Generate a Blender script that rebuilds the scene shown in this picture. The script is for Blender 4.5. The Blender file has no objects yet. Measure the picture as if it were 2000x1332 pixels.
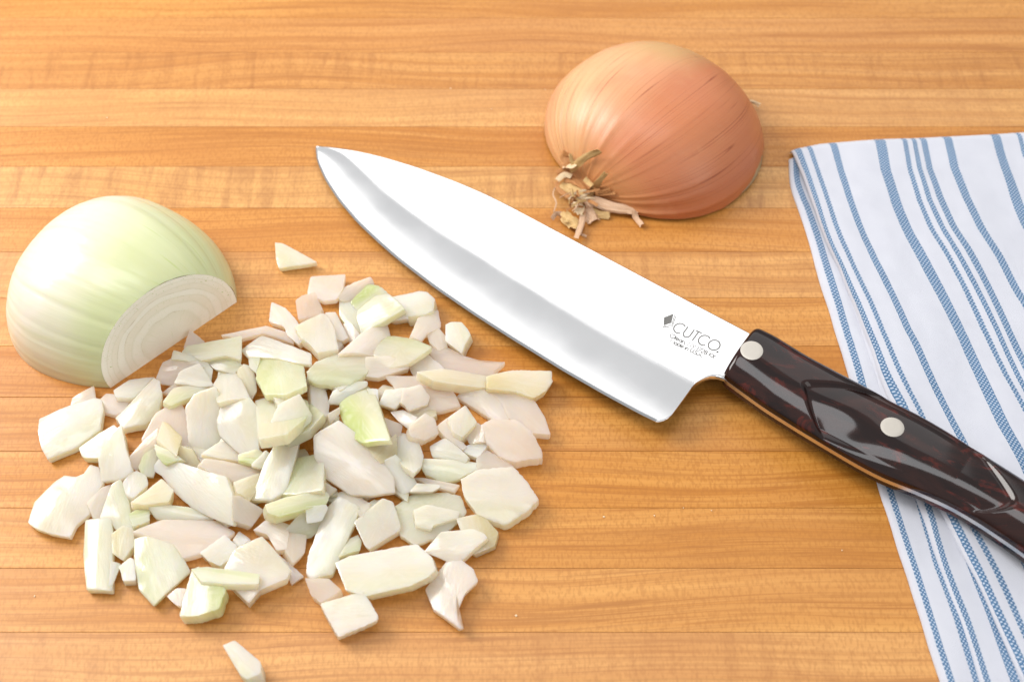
import bpy, bmesh, math, random
from mathutils import Vector, Matrix, noise

# ------------------------------------------------------------------ camera, world, lamps, exposure
SC = bpy.context.scene
COL = SC.collection
MM = 0.001

cam_data = bpy.data.cameras.new('camera')
cam_data.sensor_width = 36.0
cam_data.lens = 47.956
cam_data.clip_start = 0.02
cam_data.clip_end = 20.0
cam = bpy.data.objects.new('camera', cam_data)
COL.objects.link(cam)
cam.location = (0.0, -0.29942, 0.41211)
cam.rotation_euler = (math.radians(90 - 54), 0, 0)
cam_data.dof.use_dof = True
cam_data.dof.focus_distance = 0.485
cam_data.dof.aperture_fstop = 10.0
SC.camera = cam

world = bpy.data.worlds.new('World')
SC.world = world
world.use_nodes = True
# a plain room: pale ceiling overhead, walls and floor darker towards and below the horizon
wt = world.node_tree
bg = wt.nodes['Background']
tcw = wt.nodes.new('ShaderNodeTexCoord'); sxw = wt.nodes.new('ShaderNodeSeparateXYZ'); mrw = wt.nodes.new('ShaderNodeMapRange')
mrw.interpolation_type = 'SMOOTHSTEP'
wt.links.new(tcw.outputs['Generated'], sxw.inputs[0]); wt.links.new(sxw.outputs['Z'], mrw.inputs[0])
for i_, v_ in zip((1, 2, 3, 4), (-0.10, 0.70, 0.20, 0.70)): mrw.inputs[i_].default_value = v_
wt.links.new(mrw.outputs[0], bg.inputs['Strength'])
bg.inputs['Color'].default_value = (0.97, 0.98, 1.0, 1)

def softbox(name, loc, target, sx, sy, watts, color, along=None):
    """rectangular softbox facing target; along = direction of its long side"""
    d = bpy.data.lights.new(name, 'AREA')
    d.shape = 'RECTANGLE'; d.size = sx; d.size_y = sy; d.energy = watts; d.color = color
    o = bpy.data.objects.new(name, d); COL.objects.link(o)
    z = (Vector(loc) - Vector(target)).normalized()
    x = Vector(along if along else (1, 0, 0)); x = (x - z*x.dot(z)).normalized(); y = z.cross(x)
    o.matrix_world = Matrix(((x.x, y.x, z.x, loc[0]), (x.y, y.y, z.y, loc[1]), (x.z, y.z, z.z, loc[2]), (0, 0, 0, 1)))
    return o
softbox('key_softbox', (-0.74, 0.34, 0.64), (0, 0, 0), 0.52, 0.52, 12.4, (1.0, 0.965, 0.92))
softbox('overhead_softbox', (-0.16, 0.08, 1.20), (0.05, 0, 0), 0.62, 0.34, 3.6, (0.95, 0.98, 1.0))
softbox('fill_softbox', (0.80, -0.72, 0.80), (-0.05, 0, 0), 0.70, 0.70, 3.0, (1.0, 0.98, 0.95))
softbox('back_softbox', (0.19, 1.27, 1.00), (0, 0.05, 0), 1.30, 1.05, 4.9, (1.0, 0.99, 0.985), (-0.72, 0.69, 0))

SC.view_settings.view_transform = 'Standard'
SC.view_settings.look = 'None'
SC.view_settings.exposure = 0.0
SC.view_settings.gamma = 1.0
SC.view_settings.use_curve_mapping = False
SC.render.engine = 'CYCLES'
SC.cycles.use_denoising = True
SC.cycles.use_adaptive_sampling = True
SC.cycles.adaptive_threshold = 0.02
SC.cycles.max_bounces = 7
SC.cycles.diffuse_bounces = 5
SC.cycles.glossy_bounces = 3
SC.cycles.transparent_max_bounces = 6
SC.cycles.transmission_bounces = 6
SC.cycles.caustics_reflective = False
SC.cycles.caustics_refractive = False

# ------------------------------------------------------------------ measured data (millimetres on the board)
ONION_PIECES = [
  ('y',2.9,0.62,[0.0243,0.0626,0.9977],[(-61.3,-42.4,3.4),(-65.7,-43.2,3.5),(-72.1,-35.8,3.2),(-69.9,-32.2,2.9),(-61.4,-35.2,2.9)],'half buried onion scrap just in front of the short pinkish upright strip'),
  ('g',2.8,0.62,[0.0917,0.2225,0.9706],[(-58.4,-68.3,3.8),(-67.2,-68.9,4.7),(-71.0,-63.5,3.9),(-63.9,-61.5,2.8)],'half buried onion scrap just in front of the tiny pink chip'),
  ('y',2.9,0.62,[0.0611,0.1763,0.9824],[(-96.2,-78.9,4.7),(-100.4,-76.3,4.5),(-101.2,-71.4,3.7),(-97.2,-68.2,2.9),(-93.2,-70.1,3.0),(-91.7,-75.2,3.8)],'half buried onion scrap left of the tiny white fleck'),
  ('p',2.4,0.62,[-0.0455,0.0415,0.9981],[(-81.7,-75.3,2.6),(-82.4,-70.5,2.4),(-76.5,-65.1,2.4),(-72.8,-66.9,2.7),(-77.5,-74.9,2.8)],'half buried onion scrap left of the yellow-fronted green wedge'),
  ('y',2.7,0.62,[-0.0435,-0.0069,0.999],[(-35.6,-70.4,2.9),(-43.0,-64.4,2.7),(-41.4,-58.7,2.8),(-34.8,-62.9,3.0)],'half buried onion scrap left of the glassy pale sheet with green rim'),
  ('p',2.9,0.62,[0.0719,-0.0326,0.9969],[(-52.8,-67.5,3.4),(-52.5,-63.0,3.6),(-49.4,-60.8,3.4),(-43.9,-62.4,3.0),(-45.0,-66.3,2.9),(-49.2,-68.6,3.1)],'half buried onion scrap right of the lilac pink strip'),
  ('y',2.7,0.62,[-0.0181,0.0586,0.9981],[(-49.7,-25.5,2.9),(-46.7,-21.7,2.7),(-39.6,-23.6,2.9),(-39.5,-29.3,3.3),(-44.4,-31.2,3.3)],'half buried onion scrap right of the narrow white scrap'),
  ('y',2.0,0.62,[0.017,0.0483,0.9987],[(-93.8,-21.3,2.2),(-99.0,-23.3,2.4),(-107.5,-18.6,2.3),(-107.2,-14.8,2.1),(-97.1,-16.7,2.0)],'half buried onion scrap just in front of the greenish piece'),
  ('g',2.6,0.62,[-0.0716,0.1325,0.9886],[(-63.3,-20.5,3.9),(-69.0,-24.1,4.0),(-74.8,-21.2,3.2),(-74.5,-16.8,2.6),(-66.2,-17.2,3.3)],'half buried onion scrap just behind the short pinkish upright strip'),
  ('g',2.4,0.62,[0.3058,0.0455,0.951],[(-50.0,-77.9,4.9),(-51.3,-73.6,5.1),(-47.0,-69.2,3.5),(-43.6,-69.5,2.4),(-42.8,-74.3,2.4),(-46.1,-77.8,3.6)],'half buried onion scrap just behind the ribbed white square'),
  ('w',2.9,0.62,[-0.2328,0.1934,0.9531],[(-61.7,-26.7,6.3),(-66.2,-23.0,4.4),(-65.5,-14.6,2.9),(-61.7,-15.2,3.9),(-58.6,-23.7,6.4)],'half buried onion scrap just behind the thin white petal'),
  ('g',3.4,0.62,[0.0818,0.0916,0.9924],[(-95.3,-72.2,4.9),(-95.4,-65.9,4.4),(-90.9,-62.6,3.7),(-86.0,-63.8,3.4),(-85.8,-67.9,3.8),(-92.0,-72.8,4.7)],'half buried onion scrap just behind the pinkish square'),
  ('g',2.5,0.62,[0.0276,-0.1144,0.993],[(-64.0,-69.1,3.0),(-55.9,-65.3,3.2),(-50.2,-68.3,2.7),(-58.2,-71.8,2.5)],'half buried onion scrap left of the lilac pink strip'),
  ('g',2.9,0.62,[0.1125,-0.0349,0.993],[(-79.2,-54.0,3.9),(-76.9,-49.7,3.7),(-72.4,-49.1,3.3),(-70.2,-52.5,2.9),(-75.1,-55.9,3.3)],'half buried onion scrap just in front of the green translucent piece'),
  ('p',2.3,0.62,[0.0481,0.0024,0.9988],[(-126.1,-25.3,2.8),(-121.6,-20.2,2.6),(-114.9,-22.1,2.3),(-117.7,-27.7,2.4)],'half buried onion scrap left of the pale wedge'),
  ('w',2.4,0.62,[-0.0938,0.0095,0.9955],[(-69.8,-12.1,2.7),(-72.4,-5.6,2.4),(-70.4,-0.9,2.5),(-65.0,1.6,3.0),(-62.7,-3.9,3.2),(-65.2,-10.0,3.1)],'half buried onion scrap just in front of the narrow translucent strip'),
  ('w',2.4,0.62,[0.1518,-0.0261,0.9881],[(-104.0,-55.2,2.4),(-110.7,-54.5,3.4),(-114.6,-49.0,4.2),(-112.5,-45.7,3.9),(-104.1,-49.1,2.6)],'half buried onion scrap right of the small yellowish scrap'),
  ('y',2.7,0.62,[-0.0328,-0.0621,0.9975],[(-36.6,-36.6,2.7),(-37.4,-32.5,2.9),(-31.4,-28.8,3.4),(-27.9,-30.5,3.4),(-26.8,-35.3,3.1),(-31.8,-38.8,2.7)],'half buried onion scrap right of the small pink curl'),
  ('g',2.3,0.62,[-0.0949,-0.0159,0.9954],[(-107.9,-44.3,2.3),(-105.3,-41.9,2.5),(-100.6,-42.2,3.0),(-97.6,-44.8,3.2),(-99.6,-48.0,3.0),(-104.5,-48.0,2.5)],'half buried onion scrap just behind the white scrap'),
  ('g',2.6,0.62,[-0.0534,0.0172,0.9984],[(-92.8,45.5,2.6),(-89.6,45.0,2.8),(-75.2,34.9,3.7),(-78.7,33.9,3.6),(-89.9,32.4,3.0),(-91.3,36.1,2.9)],'lone triangular onion sliver lying above the pile by the blade'),
  ('w',6.1,0.1,[-0.0134,0.0316,0.9994],[(-91.6,-123.5,6.1),(-87.9,-121.8,6.1),(-79.0,-129.0,6.5),(-78.4,-132.9,6.6),(-82.5,-135.0,6.6),(-84.8,-133.4,6.5)],'lone small onion stick at the bottom edge,nearest the camera'),
  ('p',3.6,0.4,[-0.0805,-0.0076,0.9967],[(-90.9,15.4,3.9),(-85.1,12.2,4.3),(-80.1,5.8,4.7),(-77.1,-2.3,4.9),(-78.4,-5.6,4.7),(-83.1,-0.8,4.4),(-84.9,3.3,4.3),(-91.0,6.4,3.8)],"pinkish curved onion wedge at the pile's upper left,pointing up"),
  ('p',2.6,0.62,[-0.1055,0.0556,0.9929],[(-77.4,28.5,2.6),(-63.8,28.9,4.1),(-64.0,21.4,4.5),(-66.4,16.0,4.5),(-71.3,15.7,4.0),(-77.9,19.9,3.1)],'pinkish squarish onion piece at the very top of the pile'),
  ('p',3.2,0.2,[-0.0187,-0.0321,0.9993],[(-81.9,16.2,3.4),(-79.9,18.2,3.5),(-74.9,20.2,3.7),(-71.2,11.8,3.5),(-72.6,8.7,3.4),(-80.1,7.3,3.2)],'pink diamond onion piece just below the topmost square piece'),
  ('p',2.3,0.88,[0.2129,-0.1452,0.9662],[(-67.2,18.3,4.5),(-62.8,23.1,4.2),(-54.2,28.2,3.1),(-52.5,25.2,2.3),(-56.0,20.3,2.3),(-59.8,16.6,2.6),(-64.7,15.8,3.5)],'thin pink onion piece leaning behind the bright green one at top'),
  ('w',5.3,0.25,[-0.0201,-0.0048,0.9998],[(-45.5,16.5,5.3),(-35.1,19.2,5.5),(-32.2,18.8,5.6),(-29.0,15.1,5.6),(-29.4,10.1,5.6),(-32.1,8.1,5.5),(-39.4,7.1,5.4),(-43.0,13.5,5.3)],"thick pale onion block at the pile's upper right,facing the blade"),
  ('p',3.9,0.2,[-0.1728,-0.1444,0.9743],[(-48.7,12.6,4.4),(-41.9,13.3,5.7),(-38.5,6.5,5.3),(-45.3,6.0,4.1),(-47.4,7.1,3.9)],'small pinkish square piece in front of the thick upper right block'),
  ('p',3.0,0.3,[0.1867,0.0937,0.9779],[(-70.1,10.0,4.2),(-66.3,11.2,3.3),(-62.9,3.8,3.4),(-60.6,-1.3,3.5),(-62.6,-3.0,4.0),(-65.2,-2.3,4.4),(-68.3,2.9,4.5)],'narrow translucent strip right behind the white ragged square near the top'),
  ('g',2.0,0.88,[0.0372,-0.0332,0.9988],[(-65.6,18.0,2.9),(-62.2,17.4,2.8),(-57.4,13.0,2.5),(-57.3,6.9,2.3),(-55.9,1.2,2.0),(-60.7,3.8,2.3),(-65.0,9.9,2.6)],'thin greenish leaf of onion leaning left of the pale crest piece'),
  ('p',1.6,0.38,[-0.3092,-0.268,0.9125],[(-63.4,5.8,3.0),(-60.0,5.5,4.1),(-56.6,0.3,3.7),(-60.3,-2.5,1.6)],'tiny pink scrap under the thin greenish leaf near the top'),
  ('G',2.2,1.12,[0.0522,-0.1074,0.9928],[(-61.2,15.8,2.9),(-56.0,24.6,3.6),(-51.1,23.7,3.2),(-47.2,20.4,2.7),(-47.6,17.4,2.4),(-51.9,14.0,2.2),(-58.1,11.9,2.3)],'bright green-edged onion piece crowning the top of the pile'),
  ('g',2.8,1.12,[-0.2904,-0.1048,0.9512],[(-58.2,11.6,3.3),(-51.4,17.1,6.0),(-46.9,16.8,7.4),(-42.7,12.6,8.2),(-39.8,8.4,8.6),(-46.8,4.7,6.1),(-52.0,3.0,4.3),(-56.1,0.7,2.8),(-58.2,8.1,3.0)],'pale green crest piece in front of the bright green-edged one'),
  ('w',4.5,0.25,[0.1009,0.218,0.9707],[(-80.5,1.6,7.3),(-71.1,9.7,4.5),(-69.1,8.7,4.6),(-66.0,2.2,5.7),(-63.2,-9.5,8.0),(-70.6,-12.1,9.4),(-74.2,-7.3,8.7),(-77.4,-4.7,8.4)],'white ragged square onion piece in the upper part of the pile'),
  ('p',3.7,0.35,[0.2011,0.0167,0.9794],[(-37.6,-2.5,6.1),(-35.1,6.9,5.4),(-31.4,9.1,4.6),(-27.8,11.8,3.9),(-26.3,4.2,3.7),(-26.7,3.0,3.8),(-31.1,0.3,4.7),(-33.4,-3.9,5.3)],"pink ragged piece sticking up at the pile's upper right slope"),
  ('p',2.9,0.25,[0.0517,-0.0497,0.9974],[(-31.9,1.0,3.7),(-27.2,3.1,3.5),(-24.7,-0.1,3.2),(-23.7,-5.1,2.9),(-26.9,-6.9,3.0),(-30.4,-3.5,3.4)],'small pink piece wedged left of the upright stick'),
  ('w',5.1,0.2,[-0.0492,-0.0714,0.9962],[(-24.7,3.1,5.7),(-22.9,4.2,5.8),(-18.7,4.1,6.0),(-16.3,0.7,5.9),(-15.2,-1.9,5.8),(-17.2,-5.7,5.4),(-18.5,-9.4,5.1),(-24.6,-3.8,5.2)],'stubby ribbed onion stick standing at the right,facing the blade'),
  ('p',2.5,1.0,[0.2869,0.0853,0.9542],[(-63.2,-12.3,9.1),(-55.8,-0.5,5.8),(-47.3,7.7,2.5),(-45.0,0.2,2.5),(-48.7,-3.1,3.9),(-49.9,-10.3,4.9),(-57.9,-10.8,7.3)],'broad translucent pink piece below the pale green crest'),
  ('p',1.9,1.25,[0.0056,-0.0701,0.9975],[(-46.4,-19.2,5.1),(-28.5,-19.2,5.0),(-24.6,-21.3,4.9),(-20.2,-27.4,4.4),(-18.2,-32.0,4.1),(-25.7,-34.1,4.0),(-35.6,-34.8,4.0),(-39.2,-31.5,4.2),(-42.9,-23.5,4.8)],'large thin translucent sheet of onion under the right side of pile'),
  ('p',2.3,0.62,[-0.1089,-0.0403,0.9932],[(-38.5,-13.2,2.5),(-35.1,-9.7,3.0),(-31.4,-7.8,3.5),(-24.7,-15.3,3.9),(-24.1,-17.8,3.9),(-35.3,-18.6,2.6)],'pink piece tucked under the long grey-white crescent'),
  ('y',4.2,0.15,[0.2674,0.1798,0.9467],[(-34.2,-22.5,12.2),(-25.0,-18.6,8.8),(-8.7,-18.8,4.2),(-8.3,-24.6,5.3),(-19.2,-25.5,8.5),(-28.1,-25.4,11.0)],'yellowish ribbed bar of onion below the long crescent'),
  ('y',5.9,0.3,[0.0561,0.0097,0.9984],[(-9.4,-21.2,7.3),(-1.2,-18.5,6.8),(14.4,-17.7,5.9),(14.5,-23.0,6.0),(12.3,-26.9,6.2),(7.7,-30.1,6.4),(1.6,-27.6,6.8),(-9.0,-26.6,7.3)],"yellow-topped block at the pile's far right tip"),
  ('p',4.1,0.5,[-0.0396,-0.0356,0.9986],[(-9.6,-24.9,4.2),(4.2,-25.9,4.7),(8.4,-30.5,4.7),(11.7,-37.0,4.6),(13.6,-44.2,4.4),(7.5,-43.6,4.2),(-1.3,-37.1,4.1),(-4.0,-30.3,4.2)],'large curved cream piece at the right rim below the yellow-topped block'),
  ('p',2.6,1.12,[-0.1101,-0.1463,0.9831],[(-20.2,-27.0,2.6),(-16.5,-23.1,3.6),(-9.2,-24.6,4.2),(-3.1,-29.7,4.1),(-0.9,-34.9,3.6),(-0.4,-37.4,3.3),(-6.4,-37.6,2.6),(-12.9,-32.3,2.6)],'pink crescent piece lying left of the large curved cream piece'),
  ('p',5.0,0.5,[-0.0411,-0.087,0.9954],[(-10.9,-40.9,5.8),(-7.1,-38.9,6.1),(2.3,-39.3,6.5),(7.6,-44.8,6.2),(10.5,-51.9,5.7),(10.6,-54.4,5.5),(0.7,-55.8,5.0),(-5.1,-52.8,5.0),(-10.2,-46.8,5.3)],'plump pinkish piece with ragged front at the right rim of pile'),
  ('p',3.2,0.3,[-0.0031,-0.0262,0.9997],[(-12.6,-53.4,3.3),(-8.9,-49.7,3.4),(-1.3,-54.6,3.3),(0.7,-56.5,3.3),(-3.4,-59.7,3.2),(-12.0,-58.3,3.2)],'thin pink flap behind the big ragged square at right'),
  ('p',3.6,0.15,[-0.3684,-0.0202,0.9294],[(-16.7,-43.4,3.6),(-12.7,-39.1,5.2),(-9.9,-41.7,6.3),(-9.7,-47.8,6.2),(-14.9,-47.8,4.2)],'small tan translucent piece in shade beside the bright white cube'),
  ('p',1.8,0.5,[-0.2207,-0.0708,0.9728],[(-43.6,-33.5,3.1),(-38.7,-33.2,4.2),(-33.3,-37.3,5.2),(-35.8,-42.1,4.2),(-40.6,-37.5,3.5)],'small pink curl in the dip right of the green folded piece'),
  ('p',3.8,0.25,[0.2285,-0.0298,0.9731],[(-36.3,-42.5,7.9),(-30.7,-36.2,6.8),(-27.1,-38.4,5.9),(-25.7,-44.0,5.4),(-30.3,-47.5,6.4),(-35.6,-46.7,7.6)],'rounded pink lump left of the bright white cube'),
  ('p',3.5,0.2,[0.0384,-0.0282,0.9989],[(-26.8,-41.1,5.2),(-22.4,-36.6,5.1),(-20.5,-43.0,4.9),(-15.7,-49.0,4.5),(-17.2,-50.3,4.5),(-23.6,-44.9,4.9)],'slim pink strip along the left side of the bright white cube'),
  ('p',2.2,0.38,[0.4296,0.0525,0.9015],[(-47.4,-38.1,7.0),(-45.0,-37.8,5.8),(-38.8,-38.7,2.9),(-39.2,-43.6,3.4),(-42.3,-44.8,4.9)],'little pink scrap at the right corner of the green folded piece'),
  ('y',1.9,0.5,[0.2554,0.0473,0.9657],[(-51.5,-50.1,9.2),(-43.3,-47.8,6.9),(-40.5,-44.4,6.0),(-39.6,-53.9,6.3),(-44.9,-58.0,7.9),(-47.7,-55.9,8.5)],'shaded cream piece under the front corner of the green folded piece'),
  ('p',2.2,0.25,[-0.0854,-0.4158,0.9054],[(-64.3,-64.6,7.7),(-59.7,-67.3,6.9),(-63.1,-70.1,5.3),(-64.6,-69.2,5.6)],'tiny pink chip at the lower left of the large shell triangle'),
  ('p',2.9,2.38,[0.075,-0.191,0.9787],[(-68.7,-48.7,10.9),(-60.3,-42.0,11.6),(-51.4,-48.8,9.5),(-45.0,-56.1,7.6),(-40.4,-62.7,6.0),(-39.8,-67.7,5.0),(-47.5,-69.2,5.3),(-55.0,-68.8,5.9),(-63.8,-63.1,7.7),(-68.1,-56.0,9.4)],'large rounded triangular shell in the middle of the pile'),
  ('w',4.4,0.75,[-0.0091,-0.0403,0.9991],[(-17.7,-62.8,5.0),(-11.8,-58.8,5.2),(0.4,-57.6,5.3),(5.0,-63.4,5.1),(9.0,-70.5,4.9),(5.4,-74.7,4.7),(-2.1,-79.9,4.4),(-11.6,-76.3,4.5),(-16.6,-69.0,4.7)],'largest ragged square piece at the right rim,corner pointing at camera'),
  ('p',2.3,0.5,[-0.0263,0.0041,0.9996],[(-34.3,-60.8,3.4),(-30.9,-60.8,3.5),(-18.0,-64.0,3.8),(-19.6,-66.7,3.8),(-28.4,-64.0,3.6)],'thin pink strip in front of the pale green boat-shaped piece'),
  ('w',3.3,0.2,[0.0609,-0.1347,0.989],[(-34.9,-67.2,5.2),(-32.6,-64.1,5.5),(-24.9,-64.5,5.0),(-24.4,-65.4,4.8),(-27.3,-67.1,4.8)],'small white fragment left of the largest ragged square'),
  ('w',2.7,0.75,[0.0611,-0.3449,0.9366],[(-45.0,-57.1,7.9),(-40.2,-54.5,8.6),(-36.5,-57.6,7.2),(-32.5,-63.6,4.7),(-33.5,-66.1,3.9),(-37.9,-67.7,3.6),(-40.7,-64.0,5.1)],'white bent strip right of the large shell triangle'),
  ('w',2.6,1.0,[0.0609,0.3259,0.9434],[(-41.2,-42.4,2.9),(-38.3,-42.2,2.7),(-32.6,-46.5,3.8),(-30.6,-53.6,6.1),(-31.1,-59.1,8.0),(-33.3,-62.8,9.5),(-37.2,-59.5,8.6),(-40.4,-54.9,7.2)],'white upright petal behind the white bent strip'),
  ('w',2.0,1.12,[-0.146,-0.1666,0.9752],[(-29.0,-48.0,3.0),(-23.2,-44.7,4.4),(-15.0,-53.1,4.2),(-16.0,-55.2,3.7),(-27.9,-52.1,2.5)],'thin white rounded petal behind the pale green boat-shaped piece'),
  ('g',2.5,1.38,[0.0377,-0.0807,0.996],[(-32.8,-55.0,4.0),(-31.1,-53.6,4.1),(-16.0,-54.0,3.5),(-10.3,-54.6,3.2),(-11.5,-57.4,3.0),(-19.0,-61.5,3.0),(-23.8,-62.2,3.1),(-30.0,-59.5,3.6)],"pale green boat-shaped piece on the pile's right side"),
  ('w',3.4,0.25,[-0.0341,-0.0814,0.9961],[(-17.6,-49.1,3.5),(-12.6,-46.5,3.9),(-8.5,-47.9,4.0),(-9.2,-49.6,3.8),(-11.9,-53.1,3.4),(-16.5,-51.0,3.4)],'small white ragged flake left of the plump pinkish piece'),
  ('w',1.5,0.25,[0.0175,0.1393,0.9901],[(-52.3,-24.8,5.3),(-48.2,-25.1,5.3),(-47.1,-34.3,6.6),(-49.5,-33.3,6.5)],'narrow white scrap behind the top of the green folded piece'),
  ('p',3.6,0.25,[0.195,-0.3067,0.9316],[(-39.5,-32.8,8.1),(-38.9,-27.8,9.6),(-32.5,-25.6,9.0),(-29.1,-29.8,6.9),(-29.9,-32.3,6.2),(-36.5,-35.2,6.7)],'pinkish cube-like piece right of the small white wedge'),
  ('w',3.6,0.2,[-0.172,-0.3951,0.9024],[(-47.7,-31.4,4.9),(-45.4,-26.8,7.3),(-38.0,-26.8,8.7),(-38.9,-30.5,6.9),(-41.8,-33.6,5.1)],'small white wedge right of the green folded piece'),
  ('w',7.0,0.1,[-0.0067,-0.0232,0.9997],[(-22.7,-39.0,7.6),(-16.5,-33.6,7.8),(-12.2,-40.8,7.7),(-17.4,-47.0,7.5),(-20.5,-44.9,7.5)],"bright white cube standing on the pile's right side"),
  ('p',3.7,0.3,[0.0229,-0.1614,0.9866],[(-53.4,-11.9,6.9),(-45.0,-11.5,6.8),(-37.2,-14.2,6.1),(-37.4,-16.4,5.8),(-43.3,-18.4,5.6),(-48.4,-20.3,5.4),(-53.0,-19.9,5.6)],'pinkish blocky piece below the pale arched piece at right back'),
  ('g',2.7,1.62,[-0.0986,0.1905,0.9767],[(-49.9,-0.2,2.7),(-43.9,0.0,3.3),(-36.9,-2.4,4.5),(-29.1,-7.6,6.3),(-31.7,-10.8,6.6),(-38.0,-15.6,6.9),(-44.6,-16.5,6.5),(-50.9,-10.0,4.5)],'pale arched piece with a pointed right end,right back of pile'),
  ('p',2.1,0.75,[-0.0406,0.0954,0.9946],[(-31.8,-5.9,2.1),(-27.0,-3.2,2.1),(-23.4,-5.1,2.4),(-17.6,-9.6,3.1),(-9.9,-12.8,3.7),(-2.3,-12.9,4.0),(-8.2,-19.3,4.4),(-17.6,-17.5,3.8),(-26.0,-14.6,3.2)],'long grey-white crescent at the right with a sharp tip'),
  ('p',3.4,0.3,[0.0242,-0.0992,0.9948],[(-107.8,-0.7,4.7),(-99.4,1.5,4.7),(-91.5,3.6,4.8),(-81.0,0.1,4.2),(-80.6,-4.0,3.7),(-92.2,0.3,4.5),(-100.8,-2.3,4.4)],"frosty thin piece at the pile's back,left of the ragged square"),
  ('g',1.8,0.38,[-0.257,0.1801,0.9495],[(-97.3,-7.5,3.0),(-92.1,-10.4,5.0),(-92.2,-19.4,6.7),(-95.6,-15.4,5.0)],'small green-grey scrap left of the big green-tinged fold'),
  ('g',2.2,0.62,[-0.1008,-0.068,0.9926],[(-113.0,-10.9,2.9),(-105.2,-9.0,3.8),(-98.5,-13.6,4.1),(-101.0,-17.8,3.6),(-108.4,-15.2,3.0)],'greenish piece under the ribbed strip next to the peeled onion'),
  ('w',2.6,0.88,[-0.1802,0.0118,0.9836],[(-99.9,-6.8,3.3),(-92.9,-0.2,4.5),(-72.9,-11.8,8.3),(-72.2,-16.9,8.5),(-78.3,-15.5,7.4),(-85.4,-12.5,6.0),(-97.2,-10.1,3.9)],'bluish white flat piece at the back of the pile'),
  ('p',2.0,0.25,[0.1187,-0.018,0.9928],[(-121.3,-5.5,2.8),(-120.2,2.9,2.8),(-113.9,-2.1,2.0),(-117.3,-4.3,2.4)],'small pink triangle touching the cut face of the peeled onion'),
  ('g',3.4,0.5,[-0.0604,0.0699,0.9957],[(-121.3,-8.3,4.4),(-120.0,-5.3,4.3),(-99.8,-1.2,5.2),(-98.7,-11.3,6.0),(-98.8,-12.8,6.1),(-104.8,-10.8,5.6),(-113.4,-12.6,5.2)],'ribbed pale strip beside the cut face of the peeled onion'),
  ('p',2.4,1.25,[-0.0539,-0.2136,0.9754],[(-129.3,-19.0,2.7),(-127.6,-12.7,4.2),(-124.1,-10.8,4.8),(-114.1,-13.2,4.9),(-111.7,-15.2,4.6),(-120.6,-17.7,3.5),(-122.3,-22.0,2.5),(-127.9,-21.0,2.4)],"rounded pale piece at the pile's left back,before the peeled onion"),
  ('g',2.1,0.62,[0.0919,-0.0224,0.9955],[(-124.5,-12.0,5.4),(-124.1,-8.0,5.5),(-111.5,-12.5,4.2),(-108.9,-15.7,3.9),(-108.8,-22.7,3.7),(-113.6,-13.7,4.4)],'thin greenish blade of onion behind the white pentagon at left back'),
  ('w',2.1,0.62,[0.109,-0.1324,0.9852],[(-121.7,-23.0,5.7),(-120.3,-18.2,6.2),(-113.6,-14.1,6.0),(-107.4,-23.4,4.1),(-112.4,-23.9,4.6)],'white pentagon piece at the left back of the pile'),
  ('w',2.0,0.88,[0.1666,-0.3511,0.9214],[(-66.1,-31.0,4.5),(-64.2,-26.3,5.9),(-59.0,-22.7,6.3),(-52.0,-21.8,5.5),(-52.1,-23.7,4.7),(-56.1,-26.2,4.5),(-61.1,-30.7,3.7)],'thin white petal behind the green folded piece'),
  ('p',1.8,0.25,[0.4279,-0.1067,0.8975],[(-64.9,-38.0,8.7),(-61.0,-34.1,7.4),(-60.7,-36.7,6.9),(-63.6,-41.8,7.7)],'tiny translucent chip left of the green folded piece'),
  ('g',4.0,0.3,[-0.0115,0.5355,0.8445],[(-91.5,-30.7,7.0),(-80.9,-25.7,4.0),(-72.3,-32.1,8.1),(-70.2,-41.5,14.1),(-75.6,-55.2,22.7),(-84.8,-57.8,24.3)],'broad greenish sheet under the slanted white block in the middle'),
  ('p',2.7,0.62,[0.3217,0.2763,0.9056],[(-72.9,-22.8,4.9),(-68.2,-21.3,2.7),(-65.2,-31.0,4.6),(-64.9,-37.9,6.6),(-70.3,-38.6,8.7)],"short pinkish upright strip in the pile's centre back"),
  ('g',2.8,1.62,[0.107,-0.0008,0.9943],[(-73.9,-19.8,8.0),(-71.0,-15.3,7.7),(-63.1,-10.1,6.8),(-53.8,-9.4,5.8),(-51.7,-11.8,5.6),(-52.1,-18.9,5.6),(-58.5,-24.5,6.3),(-70.1,-24.5,7.6),(-73.6,-22.6,7.9)],"wide pale piece with green left flank at the pile's centre back"),
  ('G',2.7,1.5,[-0.0805,0.4015,0.9123],[(-93.5,-8.8,2.7),(-80.2,-8.8,3.8),(-75.8,-14.5,6.8),(-72.5,-29.0,13.4),(-78.6,-34.6,15.3),(-87.0,-32.8,13.8),(-92.0,-22.4,8.8)],'big green-tinged folded piece in the upper middle of the pile'),
  ('w',2.3,0.5,[0.0766,0.4404,0.8945],[(-85.5,-30.9,11.6),(-76.3,-18.8,4.8),(-74.0,-26.1,8.2),(-77.9,-34.9,12.9),(-81.3,-38.9,15.1)],'white slanted strip leaning on the big green-tinged fold'),
  ('g',4.3,0.25,[-0.1377,-0.0195,0.9903],[(-151.5,-49.5,4.3),(-145.2,-44.2,5.2),(-140.3,-40.8,6.0),(-135.4,-45.3,6.6),(-133.8,-51.0,6.7),(-138.4,-54.7,6.0),(-149.2,-53.6,4.5)],'greenish square under the large pale rectangle at far left'),
  ('p',2.3,0.38,[-0.0157,0.0193,0.9997],[(-158.3,-31.2,2.4),(-158.3,-27.2,2.3),(-151.6,-21.7,2.3),(-149.6,-28.0,2.4),(-152.1,-31.2,2.5)],'pink triangle poking up behind the large pale rectangle at far left'),
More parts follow.
